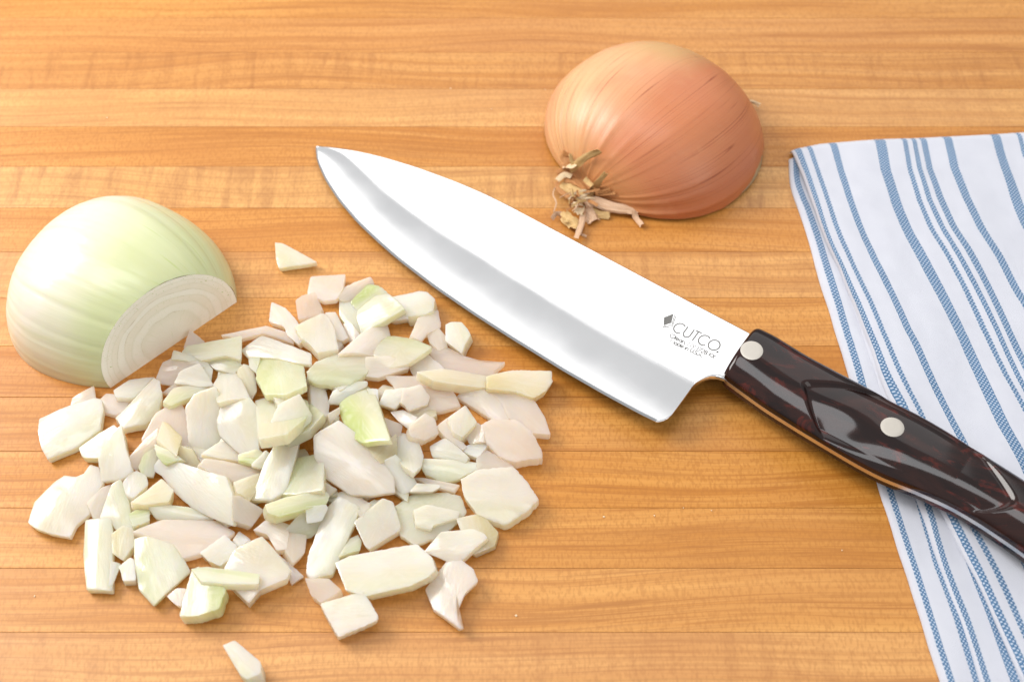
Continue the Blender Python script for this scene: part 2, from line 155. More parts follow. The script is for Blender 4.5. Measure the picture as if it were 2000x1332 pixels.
  ('p',2.1,0.5,[-0.0144,-0.0066,0.9999],[(-148.3,-27.6,2.2),(-146.6,-25.0,2.2),(-137.2,-26.7,2.3),(-138.4,-32.8,2.3),(-141.9,-34.4,2.2),(-147.1,-32.7,2.1)],'flat pink piece between the far left rectangle and white shell'),
  ('w',2.5,0.62,[0.1275,0.1187,0.9847],[(-143.2,-25.9,5.1),(-138.6,-19.9,3.8),(-130.2,-18.0,2.5),(-132.9,-24.1,3.6),(-135.7,-28.3,4.4),(-142.0,-28.9,5.3)],'white flat petal behind the shiny white shell at left'),
  ('w',3.2,1.5,[0.0227,-0.041,0.9989],[(-168.1,-36.8,4.0),(-157.4,-31.4,4.0),(-149.4,-28.5,3.9),(-147.0,-29.2,3.8),(-145.7,-33.1,3.6),(-145.5,-41.1,3.3),(-152.7,-48.5,3.2),(-161.8,-53.4,3.2),(-164.8,-49.0,3.4),(-167.1,-42.7,3.7)],'large pale rectangle at the far left of the pile'),
  ('w',3.3,2.12,[0.0011,-0.0246,0.9997],[(-141.0,-36.5,4.1),(-136.0,-30.4,4.3),(-129.8,-19.4,4.5),(-127.2,-21.5,4.5),(-125.3,-27.7,4.3),(-126.1,-35.4,4.1),(-130.3,-39.5,4.0),(-137.4,-41.5,4.0)],"shiny white curved shell at the pile's left,under the peeled onion"),
  ('p',2.0,1.12,[0.1712,0.0103,0.9852],[(-129.4,-47.3,7.3),(-126.2,-36.2,6.6),(-118.8,-30.0,5.3),(-115.8,-34.9,4.8),(-112.2,-48.2,4.3),(-109.6,-52.5,3.9),(-115.1,-55.8,4.9),(-120.4,-56.9,5.9),(-123.4,-52.1,6.3)],"large shaded translucent sheet in the pile's left middle"),
  ('y',2.1,0.38,[-0.0936,-0.5519,0.8286],[(-115.7,-50.4,8.1),(-110.8,-51.9,7.6),(-107.8,-56.6,4.8),(-110.8,-58.5,3.3),(-115.7,-56.8,3.9)],'small yellowish scrap below the left of two upright white rectangles'),
  ('w',2.6,0.88,[0.0116,-0.2593,0.9657],[(-143.3,-54.9,6.4),(-140.6,-47.4,8.4),(-136.5,-43.0,9.5),(-133.7,-51.8,7.1),(-130.8,-59.3,5.0),(-134.4,-62.2,4.3),(-141.1,-62.9,4.2)],'white kite-shaped piece below the large far left rectangle'),
  ('p',2.5,0.75,[0.0004,-0.3159,0.9488],[(-134.4,-55.5,4.9),(-128.8,-48.6,7.3),(-124.0,-43.7,8.9),(-123.2,-48.3,7.4),(-125.8,-53.6,5.6),(-130.2,-58.3,4.0)],"frosty pink spike at the pile's left middle"),
  ('G',4.0,0.2,[-0.1473,-0.3285,0.933],[(-123.8,-50.9,9.8),(-116.1,-54.8,9.7),(-113.2,-56.9,9.4),(-119.7,-58.3,7.9),(-122.5,-55.1,8.6)],'green-yellow wedge at left behind the big smooth shell'),
  ('g',2.7,0.75,[0.1224,-0.3619,0.9242],[(-129.4,-57.1,4.6),(-127.5,-50.8,6.8),(-123.6,-49.1,7.0),(-122.5,-53.8,5.0),(-124.0,-60.0,2.7),(-127.9,-60.2,3.2)],'whitish upright petal in front of the frosty pink spike'),
  ('y',2.3,0.5,[0.1623,0.2967,0.9411],[(-123.4,-48.5,9.2),(-123.2,-38.2,6.0),(-115.1,-46.5,7.2),(-115.0,-56.5,10.3)],"cream lozenge sliver in the pile's left middle"),
  ('g',2.6,0.88,[0.1548,0.2534,0.9549],[(-123.7,-32.9,8.5),(-121.6,-24.8,6.0),(-112.8,-21.1,3.6),(-108.2,-22.4,3.2),(-113.1,-28.3,5.6),(-120.8,-34.3,8.4)],'pale wedge behind the left of two upright white rectangles'),
  ('w',2.8,0.75,[-0.0703,0.4325,0.8989],[(-107.6,-23.3,5.5),(-106.5,-16.7,2.4),(-99.5,-17.3,3.3),(-92.6,-31.8,10.8),(-103.7,-35.2,11.5)],'white block behind the right of two upright white rectangles'),
  ('y',2.2,0.62,[0.1575,0.021,0.9873],[(-99.9,-17.3,5.1),(-97.9,-13.8,4.7),(-94.2,-14.4,4.1),(-91.8,-24.8,4.0),(-93.2,-29.2,4.3),(-96.4,-26.8,4.7)],"knobbly cream nub at the pile's centre,left of green-tinged fold"),
  ('w',2.2,0.5,[0.307,0.2407,0.9208],[(-107.3,-54.2,8.4),(-101.7,-46.2,4.5),(-94.7,-51.2,3.5),(-94.5,-54.8,4.3),(-101.6,-55.1,6.8)],'white scrap peeking out below the two upright white rectangles'),
  ('G',2.2,0.5,[0.1894,-0.0451,0.9809],[(-94.5,-54.9,8.7),(-87.8,-51.4,7.6),(-84.8,-54.5,6.9),(-88.9,-57.9,7.5),(-94.2,-56.9,8.6)],'green scrap below the right of two upright white rectangles'),
  ('G',4.0,0.4,[-0.3031,0.3708,0.8778],[(-90.3,-45.3,-2.7),(-87.1,-37.6,-4.8),(-79.0,-41.6,-0.4),(-72.0,-31.9,-2.0),(-65.5,-40.4,3.8),(-70.0,-48.4,5.6),(-77.3,-52.1,4.7),(-87.4,-48.8,-0.2)],'green translucent piece under the slanted white block in the middle'),
  ('w',2.8,1.12,[0.1748,-0.3648,0.9145],[(-115.1,-36.0,10.1),(-112.2,-31.4,11.4),(-105.2,-28.1,11.3),(-103.7,-30.6,10.0),(-101.7,-47.6,2.9),(-110.4,-51.7,2.9),(-113.2,-47.7,5.0)],"left of two upright white rectangles in the pile's middle"),
  ('w',3.1,1.25,[-0.2168,-0.2362,0.9472],[(-104.7,-32.6,8.1),(-92.8,-32.1,10.9),(-89.2,-36.9,10.6),(-87.6,-52.0,7.2),(-94.1,-53.0,5.4),(-102.5,-45.2,5.4),(-104.2,-40.2,6.3)],"right of two upright white rectangles in the pile's middle"),
  ('w',3.3,0.62,[0.2756,-0.0584,0.9595],[(-83.3,-49.9,18.0),(-80.8,-39.8,17.9),(-74.1,-34.7,16.3),(-69.2,-42.3,14.4),(-69.3,-44.9,14.3),(-75.9,-52.5,15.7)],'slanted white block right of the two upright rectangles'),
  ('G',2.6,2.0,[-0.2912,0.2481,0.924],[(-62.2,-28.5,2.6),(-52.5,-22.1,3.9),(-49.7,-25.7,5.8),(-46.3,-36.6,9.8),(-41.3,-53.7,15.9),(-50.9,-52.4,12.6),(-57.2,-47.0,9.1),(-60.8,-36.4,5.2)],'green folded piece with streaked front face,centre of the pile'),
  ('w',2.8,1.62,[0.0281,0.0175,0.9995],[(-163.4,-78.4,3.8),(-163.1,-70.1,3.6),(-157.2,-61.9,3.3),(-154.8,-59.7,3.2),(-150.5,-60.7,3.1),(-148.0,-59.3,3.0),(-146.6,-55.4,2.9),(-143.2,-56.8,2.8),(-140.7,-61.9,2.8),(-142.3,-67.6,3.0),(-143.0,-74.1,3.1),(-147.0,-79.1,3.3),(-148.2,-83.8,3.4),(-154.7,-82.8,3.6),(-159.8,-81.1,3.7)],'large notched pinkish white piece at the far lower left'),
  ('p',2.0,0.5,[0.2871,-0.0115,0.9578],[(-144.7,-71.2,4.3),(-140.9,-64.5,3.3),(-138.2,-62.8,2.5),(-136.9,-69.1,2.0),(-139.5,-76.8,2.7),(-141.5,-77.1,3.3)],'pink sliver right of the large notched piece'),
  ('g',2.9,1.25,[-0.0614,-0.0224,0.9979],[(-144.5,-77.0,3.2),(-135.5,-77.0,3.7),(-133.9,-82.3,3.7),(-130.7,-103.4,3.4),(-139.2,-102.9,2.9),(-142.7,-90.3,3.0)],'tall pale green upright slab at the lower left'),
  ('w',1.5,0.12,[0.2825,-0.0444,0.9582],[(-132.7,-93.0,4.7),(-129.3,-93.6,3.7),(-130.8,-101.8,3.7),(-132.0,-101.9,4.1)],'thin white shard right of the tall pale green slab'),
  ('w',4.1,0.1,[0.0503,-0.0816,0.9954],[(-129.5,-95.3,4.8),(-126.4,-91.9,4.9),(-124.6,-93.1,4.7),(-123.3,-100.0,4.1),(-127.4,-100.4,4.3)],'small white cube at the lower left,left of striped leaf'),
  ('y',3.8,0.3,[0.0407,-0.0195,0.999],[(-134.3,-83.3,4.2),(-131.0,-79.8,4.1),(-127.4,-80.5,4.0),(-125.9,-87.1,3.8),(-128.9,-92.7,3.8),(-132.8,-90.1,4.0)],'cream tapered piece above the small white cube at lower left'),
  ('g',3.0,1.0,[-0.008,-0.1087,0.994],[(-139.7,-76.8,3.4),(-137.2,-64.1,4.8),(-134.6,-62.1,5.0),(-130.4,-70.6,4.1),(-127.8,-78.9,3.2),(-127.9,-80.2,3.1),(-133.5,-80.9,3.0),(-135.2,-78.3,3.2)],'tall tapering pale strip standing above the pale green slab'),
  ('p',2.3,1.25,[0.0766,0.0574,0.9954],[(-127.3,-82.7,5.0),(-117.7,-77.2,3.9),(-100.8,-76.6,2.6),(-93.2,-81.3,2.3),(-96.7,-85.6,2.8),(-103.6,-90.2,3.6),(-108.9,-91.9,4.1),(-112.8,-87.1,4.1),(-120.7,-84.5,4.6)],"long pink translucent sheet at the pile's lower left middle"),
  ('G',3.7,0.1,[0.0743,0.0433,0.9963],[(-129.7,-75.7,4.3),(-127.5,-73.8,4.1),(-122.9,-73.5,3.7),(-122.4,-78.1,3.9),(-127.6,-80.2,4.4)],'small green-sided cube at the lower left'),
  ('y',5.6,0.25,[0.0786,0.0291,0.9965],[(-129.1,-72.4,6.9),(-124.6,-68.0,6.4),(-120.2,-62.4,5.9),(-115.4,-67.0,5.7),(-116.2,-71.5,5.9),(-124.3,-73.1,6.6)],'cream block below the round white nugget'),
  ('w',3.9,0.4,[0.0697,0.1162,0.9908],[(-133.7,-63.6,4.8),(-132.1,-59.7,4.3),(-129.7,-58.4,4.0),(-126.1,-60.3,3.9),(-124.8,-64.0,4.3),(-128.9,-69.9,5.2),(-131.5,-68.4,5.3)],"round white nugget in the pile's lower left"),
  ('g',2.3,0.75,[0.0617,-0.2242,0.9726],[(-123.7,-72.8,4.5),(-118.5,-71.6,4.5),(-108.2,-72.6,3.6),(-100.9,-76.5,2.3),(-107.8,-76.8,2.6),(-120.4,-76.8,3.4)],'slim pale leaf under the big smooth shell'),
  ('p',4.4,0.2,[0.2374,-0.3434,0.9087],[(-94.2,-71.5,9.9),(-92.1,-71.1,9.4),(-83.7,-74.7,5.9),(-87.3,-80.5,4.7),(-93.5,-79.2,6.8)],'pinkish square just right of the big smooth shell'),
  ('w',2.7,2.5,[-0.3392,-0.3639,0.8675],[(-125.0,-57.1,2.9),(-121.5,-54.3,5.5),(-116.0,-56.1,6.8),(-102.7,-62.2,9.5),(-97.4,-64.4,10.6),(-94.2,-70.7,9.3),(-93.2,-80.8,5.4),(-100.7,-77.1,4.0),(-108.9,-72.2,2.8),(-115.5,-66.3,2.7),(-120.5,-60.2,3.4)],"big smooth pale shell in the pile's lower middle"),
  ('p',2.9,0.62,[0.2868,0.0847,0.9542],[(-107.2,-60.0,10.5),(-105.5,-56.2,9.6),(-86.7,-57.2,4.1),(-87.0,-60.4,4.4),(-93.5,-64.9,6.8),(-97.9,-65.0,8.1)],'pinkish flat strip above the big smooth shell'),
  ('y',2.8,0.62,[0.3409,0.1457,0.9287],[(-94.6,-65.7,9.2),(-86.4,-59.7,5.3),(-86.2,-65.3,6.1),(-88.4,-72.4,8.1),(-93.1,-69.9,9.4)],'cream fan-shaped piece left of the long white upright slab'),
  ('w',1.9,0.38,[0.3002,-0.2176,0.9287],[(-89.7,-59.1,8.9),(-85.0,-52.7,8.9),(-83.1,-54.3,7.9),(-85.7,-59.7,7.5)],'small white scrap at the upper left of the long white slab'),
  ('g',4.7,0.35,[-0.2723,0.1902,0.9432],[(-79.4,-69.1,7.1),(-75.2,-53.6,5.2),(-66.9,-53.8,7.6),(-64.6,-56.5,8.8),(-63.4,-70.1,11.9),(-73.6,-70.7,9.1)],'smooth greenish square behind the long white upright slab'),
  ('w',3.1,1.0,[-0.0128,-0.1335,0.991],[(-88.4,-71.4,7.1),(-85.1,-58.1,8.9),(-81.1,-49.7,10.1),(-78.4,-48.6,10.3),(-73.5,-50.2,10.1),(-74.3,-55.7,9.4),(-76.7,-68.8,7.6),(-81.4,-71.9,7.1)],"long white upright slab in the pile's lower centre"),
  ('p',3.4,0.25,[-0.096,0.0139,0.9953],[(-86.8,-81.5,4.2),(-82.2,-77.1,4.6),(-74.6,-80.0,5.3),(-74.6,-89.2,5.5),(-78.3,-89.5,5.1),(-81.9,-83.5,4.7)],'pink lump below the yellow-fronted wedge'),
  ('p',4.0,0.2,[0.1545,0.0304,0.9875],[(-75.3,-89.8,5.3),(-74.9,-82.9,5.0),(-68.7,-83.1,4.0),(-68.8,-90.1,4.2),(-72.0,-94.5,4.9)],'pink wedge left of the long tilted white slab'),
  ('G',6.2,0.2,[0.1616,0.0788,0.9837],[(-82.3,-76.4,12.6),(-76.0,-72.8,11.3),(-63.4,-68.7,8.9),(-61.5,-70.7,8.7),(-62.2,-74.0,9.1),(-68.0,-76.6,10.3),(-77.1,-80.8,12.1),(-80.9,-79.6,12.6)],"yellow-fronted green wedge in the pile's lower centre"),
  ('g',2.6,0.75,[0.1683,-0.5201,0.8374],[(-76.1,-82.1,5.5),(-72.3,-78.1,7.1),(-68.6,-75.2,8.2),(-62.4,-77.9,5.3),(-64.7,-81.2,3.7),(-67.4,-83.7,2.7),(-70.6,-84.4,2.9)],'greenish slab behind the long tilted white slab'),
  ('w',3.6,0.15,[0.2808,-0.2999,0.9117],[(-69.1,-76.0,10.7),(-62.3,-74.5,9.2),(-61.7,-75.7,8.6),(-63.6,-80.0,7.7),(-68.4,-81.5,8.7)],'white cube left of the top of the long tilted slab'),
  ('p',1.8,0.5,[0.0988,-0.0454,0.9941],[(-77.4,-90.3,3.0),(-72.2,-94.5,2.3),(-68.7,-97.4,1.8),(-72.5,-100.6,2.0),(-74.5,-96.4,2.4)],'small pink flake right of the layered lower piece'),
  ('p',2.2,0.62,[0.0954,0.3281,0.9398],[(-60.2,-67.8,4.5),(-57.1,-65.5,3.4),(-48.1,-71.1,4.5),(-48.1,-73.8,5.4),(-50.7,-77.8,7.1),(-53.4,-73.9,6.0)],'lilac pink strip behind the long tilted white slab'),
  ('g',3.4,0.15,[0.1598,0.1483,0.9759],[(-57.2,-91.8,5.7),(-54.3,-84.6,4.1),(-51.7,-82.9,3.4),(-50.2,-85.7,3.6),(-50.5,-88.8,4.1)],'small greenish wedge right of the long tilted white slab'),
  ('w',3.4,1.5,[-0.0388,-0.0868,0.9955],[(-62.7,-73.3,5.8),(-58.8,-69.3,6.3),(-51.3,-74.2,6.2),(-52.5,-79.1,5.7),(-59.0,-97.3,3.9),(-66.3,-99.2,3.4),(-67.8,-97.1,3.5),(-67.6,-90.8,4.1)],"long tilted white slab at the pile's lower middle"),
  ('w',4.7,0.35,[0.0808,-0.0261,0.9964],[(-53.0,-79.5,6.6),(-44.0,-70.3,6.1),(-40.3,-71.6,5.8),(-37.4,-80.2,5.3),(-37.6,-82.1,5.3),(-47.5,-89.6,5.9),(-48.9,-88.3,6.0)],'ribbed white square below the large shell triangle'),
  ('g',2.2,1.0,[0.0162,0.0477,0.9987],[(-40.4,-72.0,2.8),(-34.7,-67.0,2.4),(-33.2,-66.4,2.4),(-22.6,-66.4,2.2),(-17.5,-67.6,2.2),(-15.3,-74.2,2.5),(-21.6,-81.5,2.9),(-25.7,-84.0,3.1),(-32.2,-86.9,3.4),(-37.5,-83.3,3.3),(-38.3,-79.2,3.1)],'glassy pale sheet with green rim at the lower right'),
  ('y',3.0,0.88,[0.0153,-0.0982,0.995],[(-19.0,-77.2,4.4),(-10.4,-75.3,4.4),(-4.5,-82.0,3.7),(-5.8,-87.1,3.2),(-12.6,-90.2,3.0),(-14.2,-88.9,3.1)],'yellow-edged piece at the lower right rim'),
  ('w',2.6,0.75,[0.1133,0.0041,0.9936],[(-33.4,-74.9,6.0),(-28.8,-72.3,5.4),(-17.7,-74.2,4.2),(-18.1,-76.9,4.2),(-26.4,-80.2,5.2),(-26.9,-81.8,5.3),(-32.1,-80.8,5.9)],'white piece resting on the glassy pale sheet'),
  ('w',3.0,1.0,[-0.1859,-0.0534,0.9811],[(-29.3,-89.0,3.0),(-23.8,-82.2,4.5),(-13.2,-82.1,6.5),(-9.2,-84.3,7.1),(-8.1,-86.1,7.2),(-17.2,-93.7,5.1),(-21.4,-93.2,4.3)],'white bent piece leaning on the yellow-edged one at lower right'),
  ('w',5.6,0.45,[-0.0654,0.0613,0.996],[(-58.3,-94.4,5.6),(-53.4,-91.7,5.8),(-31.5,-88.1,7.0),(-26.1,-93.8,7.7),(-24.7,-97.8,8.0),(-27.0,-100.6,8.1),(-33.1,-103.9,7.9),(-47.4,-106.9,7.1),(-53.9,-104.7,6.5)],"large ribbed oblong piece at the pile's lower edge"),
  ('p',2.4,2.0,[-0.0885,-0.0165,0.9959],[(-28.6,-102.3,2.4),(-21.3,-92.2,3.2),(-17.5,-92.1,3.6),(-12.6,-96.4,3.9),(-11.0,-100.8,4.0),(-15.1,-105.0,3.6),(-17.1,-110.1,3.3),(-17.5,-114.1,3.2),(-15.5,-116.7,3.3),(-16.7,-117.1,3.2),(-25.4,-110.0,2.6)],'petal with a curled pointed tail at the lower right'),
  ('p',4.4,0.2,[-0.0358,0.0263,0.999],[(-68.0,-99.4,4.4),(-60.0,-99.4,4.7),(-55.5,-104.0,5.0),(-61.9,-108.4,4.9),(-65.4,-105.4,4.7)],'pinkish piece left above the bottom square'),
  ('w',4.8,0.25,[-0.0682,-0.1173,0.9908],[(-62.1,-108.9,5.6),(-48.0,-105.2,7.0),(-43.0,-113.4,6.4),(-42.7,-114.8,6.2),(-48.1,-117.2,5.6),(-55.1,-120.1,4.8),(-56.7,-118.2,4.9)],'white square piece at the bottom of the pile'),
  ('w',4.8,0.25,[-0.0007,-0.0146,0.9999],[(-103.6,-90.4,4.9),(-96.1,-83.5,5.0),(-91.5,-87.7,4.9),(-91.6,-91.5,4.8),(-96.2,-95.1,4.8),(-100.2,-93.6,4.8)],'white block at the upper left of the layered lower piece'),
  ('w',1.9,0.25,[-0.0242,0.2265,0.9737],[(-93.7,-84.2,2.7),(-92.1,-80.6,1.9),(-87.5,-84.3,2.9),(-91.1,-87.4,3.5)],'tiny white fleck behind the layered lower piece'),
  ('w',5.2,0.5,[-0.0925,-0.0157,0.9956],[(-94.7,-96.3,5.2),(-91.9,-89.2,5.6),(-83.2,-85.0,6.5),(-78.3,-90.4,6.8),(-72.2,-97.7,7.3),(-73.1,-100.9,7.2),(-81.7,-104.6,6.3),(-85.1,-109.0,5.9),(-92.9,-101.3,5.3)],"layered striped piece at the pile's lower edge,left of oblong"),
  ('g',2.9,1.62,[0.036,-0.0619,0.9974],[(-126.2,-85.1,4.7),(-122.1,-84.3,4.6),(-111.4,-87.4,4.0),(-106.2,-96.1,3.3),(-109.7,-100.7,3.1),(-116.3,-108.8,2.9),(-121.8,-103.4,3.4),(-124.9,-93.2,4.2)],'striped leaf-shaped piece at the lower left rim'),
  ('p',4.3,0.15,[-0.0273,0.0656,0.9975],[(-112.3,-105.8,4.4),(-109.6,-102.9,4.3),(-106.3,-103.0,4.4),(-106.2,-109.9,4.8),(-108.6,-109.3,4.7)],'pink bit left of the green-streaked lower chunk'),
  ('G',5.6,0.4,[-0.1258,-0.0572,0.9904],[(-106.6,-109.6,5.9),(-104.8,-97.3,6.8),(-102.4,-96.8,7.2),(-95.7,-101.6,7.7),(-92.5,-105.0,7.9),(-93.9,-111.6,7.4),(-100.3,-113.5,6.5),(-106.9,-113.5,5.6)],'green-streaked chunk at the bottom left of the pile'),
  ('g',3.0,0.15,[-0.0148,0.2653,0.964],[(-105.0,-97.4,7.6),(-99.9,-96.5,7.4),(-82.0,-99.8,8.6),(-81.7,-104.0,9.7),(-91.8,-103.6,9.5),(-100.6,-102.7,9.1)],'flat translucent strip lying across the green-streaked chunk'),
]
KNIFE_ORIGIN = [-81.43, 98.73, 1.2]
KNIFE_AXES = [[0.82563, -0.56265, 0.04202], [0.56315, 0.82636, -0.0], [-0.03472, 0.02366, 0.99912]]
BLADE_SPINE = [(0.39, 0.41), (4.48, 2.45), (10.11, 4.6), (18.25, 7.28), (27.78, 9.8), (43.26, 12.66), (62.11, 14.72), (75.79, 15.36), (88.36, 15.11), (113.31, 13.94), (137.38, 12.82), (160.61, 11.73), (183.06, 10.68), (196.35, 10.13)]
BLADE_EDGE = [(0.13, -0.29), (5.61, -6.31), (15.67, -13.02), (27.76, -19.12), (41.25, -24.29), (53.73, -27.84), (66.43, -30.99), (86.81, -34.67), (106.71, -37.22), (125.27, -39.0), (148.92, -40.91), (166.78, -41.71), (181.75, -41.97), (188.47, -41.74)]
BLADE_HEEL = [(189.41, -40.88), (190.24, -39.82), (190.89, -38.12), (191.29, -36.31), (191.36, -32.89), (191.42, -28.67), (191.3, -25.59), (191.45, -22.57), (191.89, -20.42), (192.56, -18.66), (193.53, -16.69), (194.73, -15.11), (197.02, -13.63), (199.29, -13.24)]
BLADE_BEVEL = [(3.58, 1.54), (11.6, 2.72), (22.3, -0.26), (39.63, -5.59), (53.56, -8.65), (72.66, -11.65), (90.43, -13.18), (109.24, -15.5), (134.14, -18.15), (153.05, -19.7), (168.9, -20.63), (179.8, -20.98), (187.83, -21.72)]
HANDLE_FRONT = [(197.79, 6.37), (198.21, -0.54), (197.66, -8.24), (198.05, -12.29), (200.17, -16.51)]
HANDLE_UPPER = [(198.35, 10.81), (205.44, 11.18), (219.68, 9.36), (236.28, 8.53), (242.78, 8.51), (252.45, 7.73), (264.14, 7.61), (276.12, 6.32), (288.25, 4.1), (303.81, 1.5), (320.78, -1.87)]
HANDLE_LOWER = [(202.7, -14.01), (217.45, -16.81), (231.61, -18.4), (242.84, -19.4), (254.99, -20.37), (264.08, -20.5), (275.46, -19.06), (287.71, -18.37), (299.2, -19.4), (314.2, -21.99), (327.41, -25.39)]
RIVETS = [(203.58, -2.14), (258.67, -4.18)]
CREASE = [[(243.55, 5.52), (235.47, 2.91), (223.66, -4.2), (230.14, -11.92), (237.58, -18.21)], [(292.73, 0.26), (300.63, -5.24), (306.74, -10.5), (302.66, -15.45), (294.37, -19.48)]]
ENGRAVING = {'emblem': [(167.34, -1.23), (169.89, 2.99), (171.77, -2.1), (169.49, -5.26)], 'cutco': [(173.56, -5.19), (191.37, -3.49)], 'capU': (171.43, -0.03), 'l2': [(173.42, -7.53), (190.67, -7.51)], 'l3': [(174.88, -9.67), (187.46, -9.31)]}
TOWEL_TOP = [([(115.5, 93.2), (117.8, 81.7), (120.1, 65.8), (122.1, 49.0), (125.1, 35.8), (128.6, 15.5), (131.0, 1.0), (133.2, -18.6), (137.6, -41.6), (145.2, -74.6), (150.6, -92.4), (154.5, -107.8), (157.3, -124.9), (159.6, -133.7), (162.9, -147.2)], 0.0), ([(117.6, 92.4), (119.6, 78.3), (121.7, 59.3), (124.1, 41.1), (127.3, 26.7), (130.3, 11.2), (132.2, 1.0), (135.5, -17.9), (139.3, -31.4), (147.9, -75.6), (155.7, -107.8), (160.7, -128.8), (164.4, -147.2)], 1.96), ([(121.9, 93.7), (123.7, 79.1), (125.8, 62.6), (127.8, 46.6), (130.8, 30.4), (134.2, 14.1), (136.4, 1.0), (140.8, -22.4), (144.4, -35.8), (153.2, -79.5), (159.2, -98.9), (163.1, -117.6), (169.1, -147.2)], 2.17), ([(131.8, 95.0), (132.7, 80.8), (134.2, 65.8), (136.6, 49.0), (139.5, 33.5), (142.9, 17.7), (145.8, 1.0), (148.0, -6.8), (152.5, -27.8), (157.5, -47.8), (167.2, -87.7), (176.6, -135.7)], 3.04), ([(151.1, 97.2), (150.5, 80.0), (152.0, 62.6), (154.8, 46.6), (158.3, 32.7), (161.5, 18.5), (165.4, 1.0), (169.0, -19.7), (172.5, -41.8), (176.5, -57.1), (185.2, -100.8)], 3.91), ([(161.3, 97.6), (160.4, 81.7), (161.4, 64.2), (163.6, 49.0), (167.2, 36.5), (170.8, 21.4), (174.2, 1.0), (179.2, -24.2), (181.6, -34.0)], 2.17), ([(165.7, 97.6), (164.8, 81.7), (165.7, 64.2), (168.1, 50.6), (171.5, 37.3), (175.2, 22.9), (179.3, 3.3), (183.7, -24.2)], 2.17), ([(169.5, 97.6), (168.8, 81.7), (170.1, 65.0), (172.3, 50.6), (176.0, 38.8), (179.8, 22.9), (183.3, 1.0), (185.9, -14.2)], 2.17), ([(179.5, 98.5), (179.0, 82.5), (180.7, 65.8), (183.4, 49.0), (187.6, 35.0), (190.7, 19.2), (193.0, 11.2)], 3.7), ([(199.7, 99.8), (199.8, 82.5), (200.4, 66.7), (201.1, 54.5)], 3.91), ([(209.0, 100.2), (208.8, 89.4)], 2.39), ([(216.7, 100.7), (216.6, 89.4)], 2.39)]
TOWEL_BACK = [(115.8, 95.9), (127.2, 98.8), (148.7, 101.2), (170.2, 102.4), (213.4, 105.3)]
TOWEL_MIDDLE = [([(117.8, 92.3), (127.3, 26.4), (131.7, -8.5), (134.9, -46.0), (137.9, -68.8), (140.7, -78.5), (141.0, -92.8), (144.7, -113.4), (146.6, -130.3), (148.3, -146.0)], 0.0), ([(122.0, 92.3), (131.2, 26.4), (135.4, -8.5), (138.8, -46.0), (141.4, -71.6), (142.3, -82.3), (143.2, -95.6), (146.7, -114.0), (148.6, -132.8), (150.7, -146.0)], 2.5), ([(138.8, 92.3), (145.9, 26.4), (148.6, -8.5), (149.3, -46.0), (149.8, -71.6), (150.3, -82.3), (151.9, -93.4), (154.0, -106.6), (156.0, -120.8), (157.8, -134.8), (160.1, -146.0)], 3.12)]
TOWEL_BOTTOM = [([(113.9, 91.4), (112.9, 79.4), (114.8, 64.4), (116.7, 49.9), (117.7, 35.1), (119.4, 20.8), (120.8, 5.5), (123.3, -16.7), (126.4, -61.0), (135.2, -133.7), (136.6, -145.0)], 0.0), ([(116.5, 91.4), (115.8, 79.4), (118.3, 64.4), (120.3, 49.9), (121.7, 35.1), (123.3, 20.8), (124.8, 5.5), (127.0, -18.0), (130.2, -62.8), (138.4, -133.7), (139.8, -145.0)], 2.34), ([(130.8, 91.4), (130.0, 79.4), (132.2, 64.4), (134.0, 49.9), (135.0, 35.1), (135.8, 20.8), (137.3, 5.5), (139.2, -18.0), (139.7, -70.1), (140.8, -84.8), (141.1, -94.2), (144.0, -112.7), (146.1, -131.7), (147.4, -145.0)], 3.4)]
CRUMBS = [(58.8, -70.8, 'third from left of four tiny crumbs in a row on bare board'), (68.3, -71.8, 'rightmost of four tiny crumbs in a row on bare board'), (110.8, -87.0, "tiny crumb beside the towel's lower left edge"), (1.3, -110.6, 'tiny crumb right of the onion petal with the curled tail'), (-171.5, 116.7, 'tiny crumb behind the peeled onion half'), (14.3, 133.5, 'tiny crumb touching the left side of the unpeeled onion half'), (-8.7, 121.9, 'tiny crumb between the blade and the unpeeled onion'), (-156.9, -103.7, 'tiny crumb alone in the lower left corner'), (31.4, -74.2, 'leftmost of four tiny crumbs in a row on bare board'), (-26.5, 134.4, 'tiny crumb farthest back, above the knife blade'), (48.6, -73.8, 'second from left of four tiny crumbs in a row on bare board')]
SEAMS = [229.97, 204.1, 179.88, 157.12, 134.33, 111.56, 88.77, 66.0, 43.22, 20.44, -2.33, -25.13, -47.91, -70.64, -93.41, -116.23, -138.92]
ONION_FIT_LEFT = [-0.1532, 0.0218, -0.4424, 0.0352, 0.0498, 0.0412, 2.1038, 2.0061, 0.8147, 0.2252]
CUT_CHORD = [[-148.0, -22.8, 0.0], [-105.0, 18.3, 0.0]]
ONION_FIT_RIGHT = [0.0585, 0.1041, 0.7875, 0.0408, 0.0413, 0.0466, 2.1524, 2.2852, 0.7233]
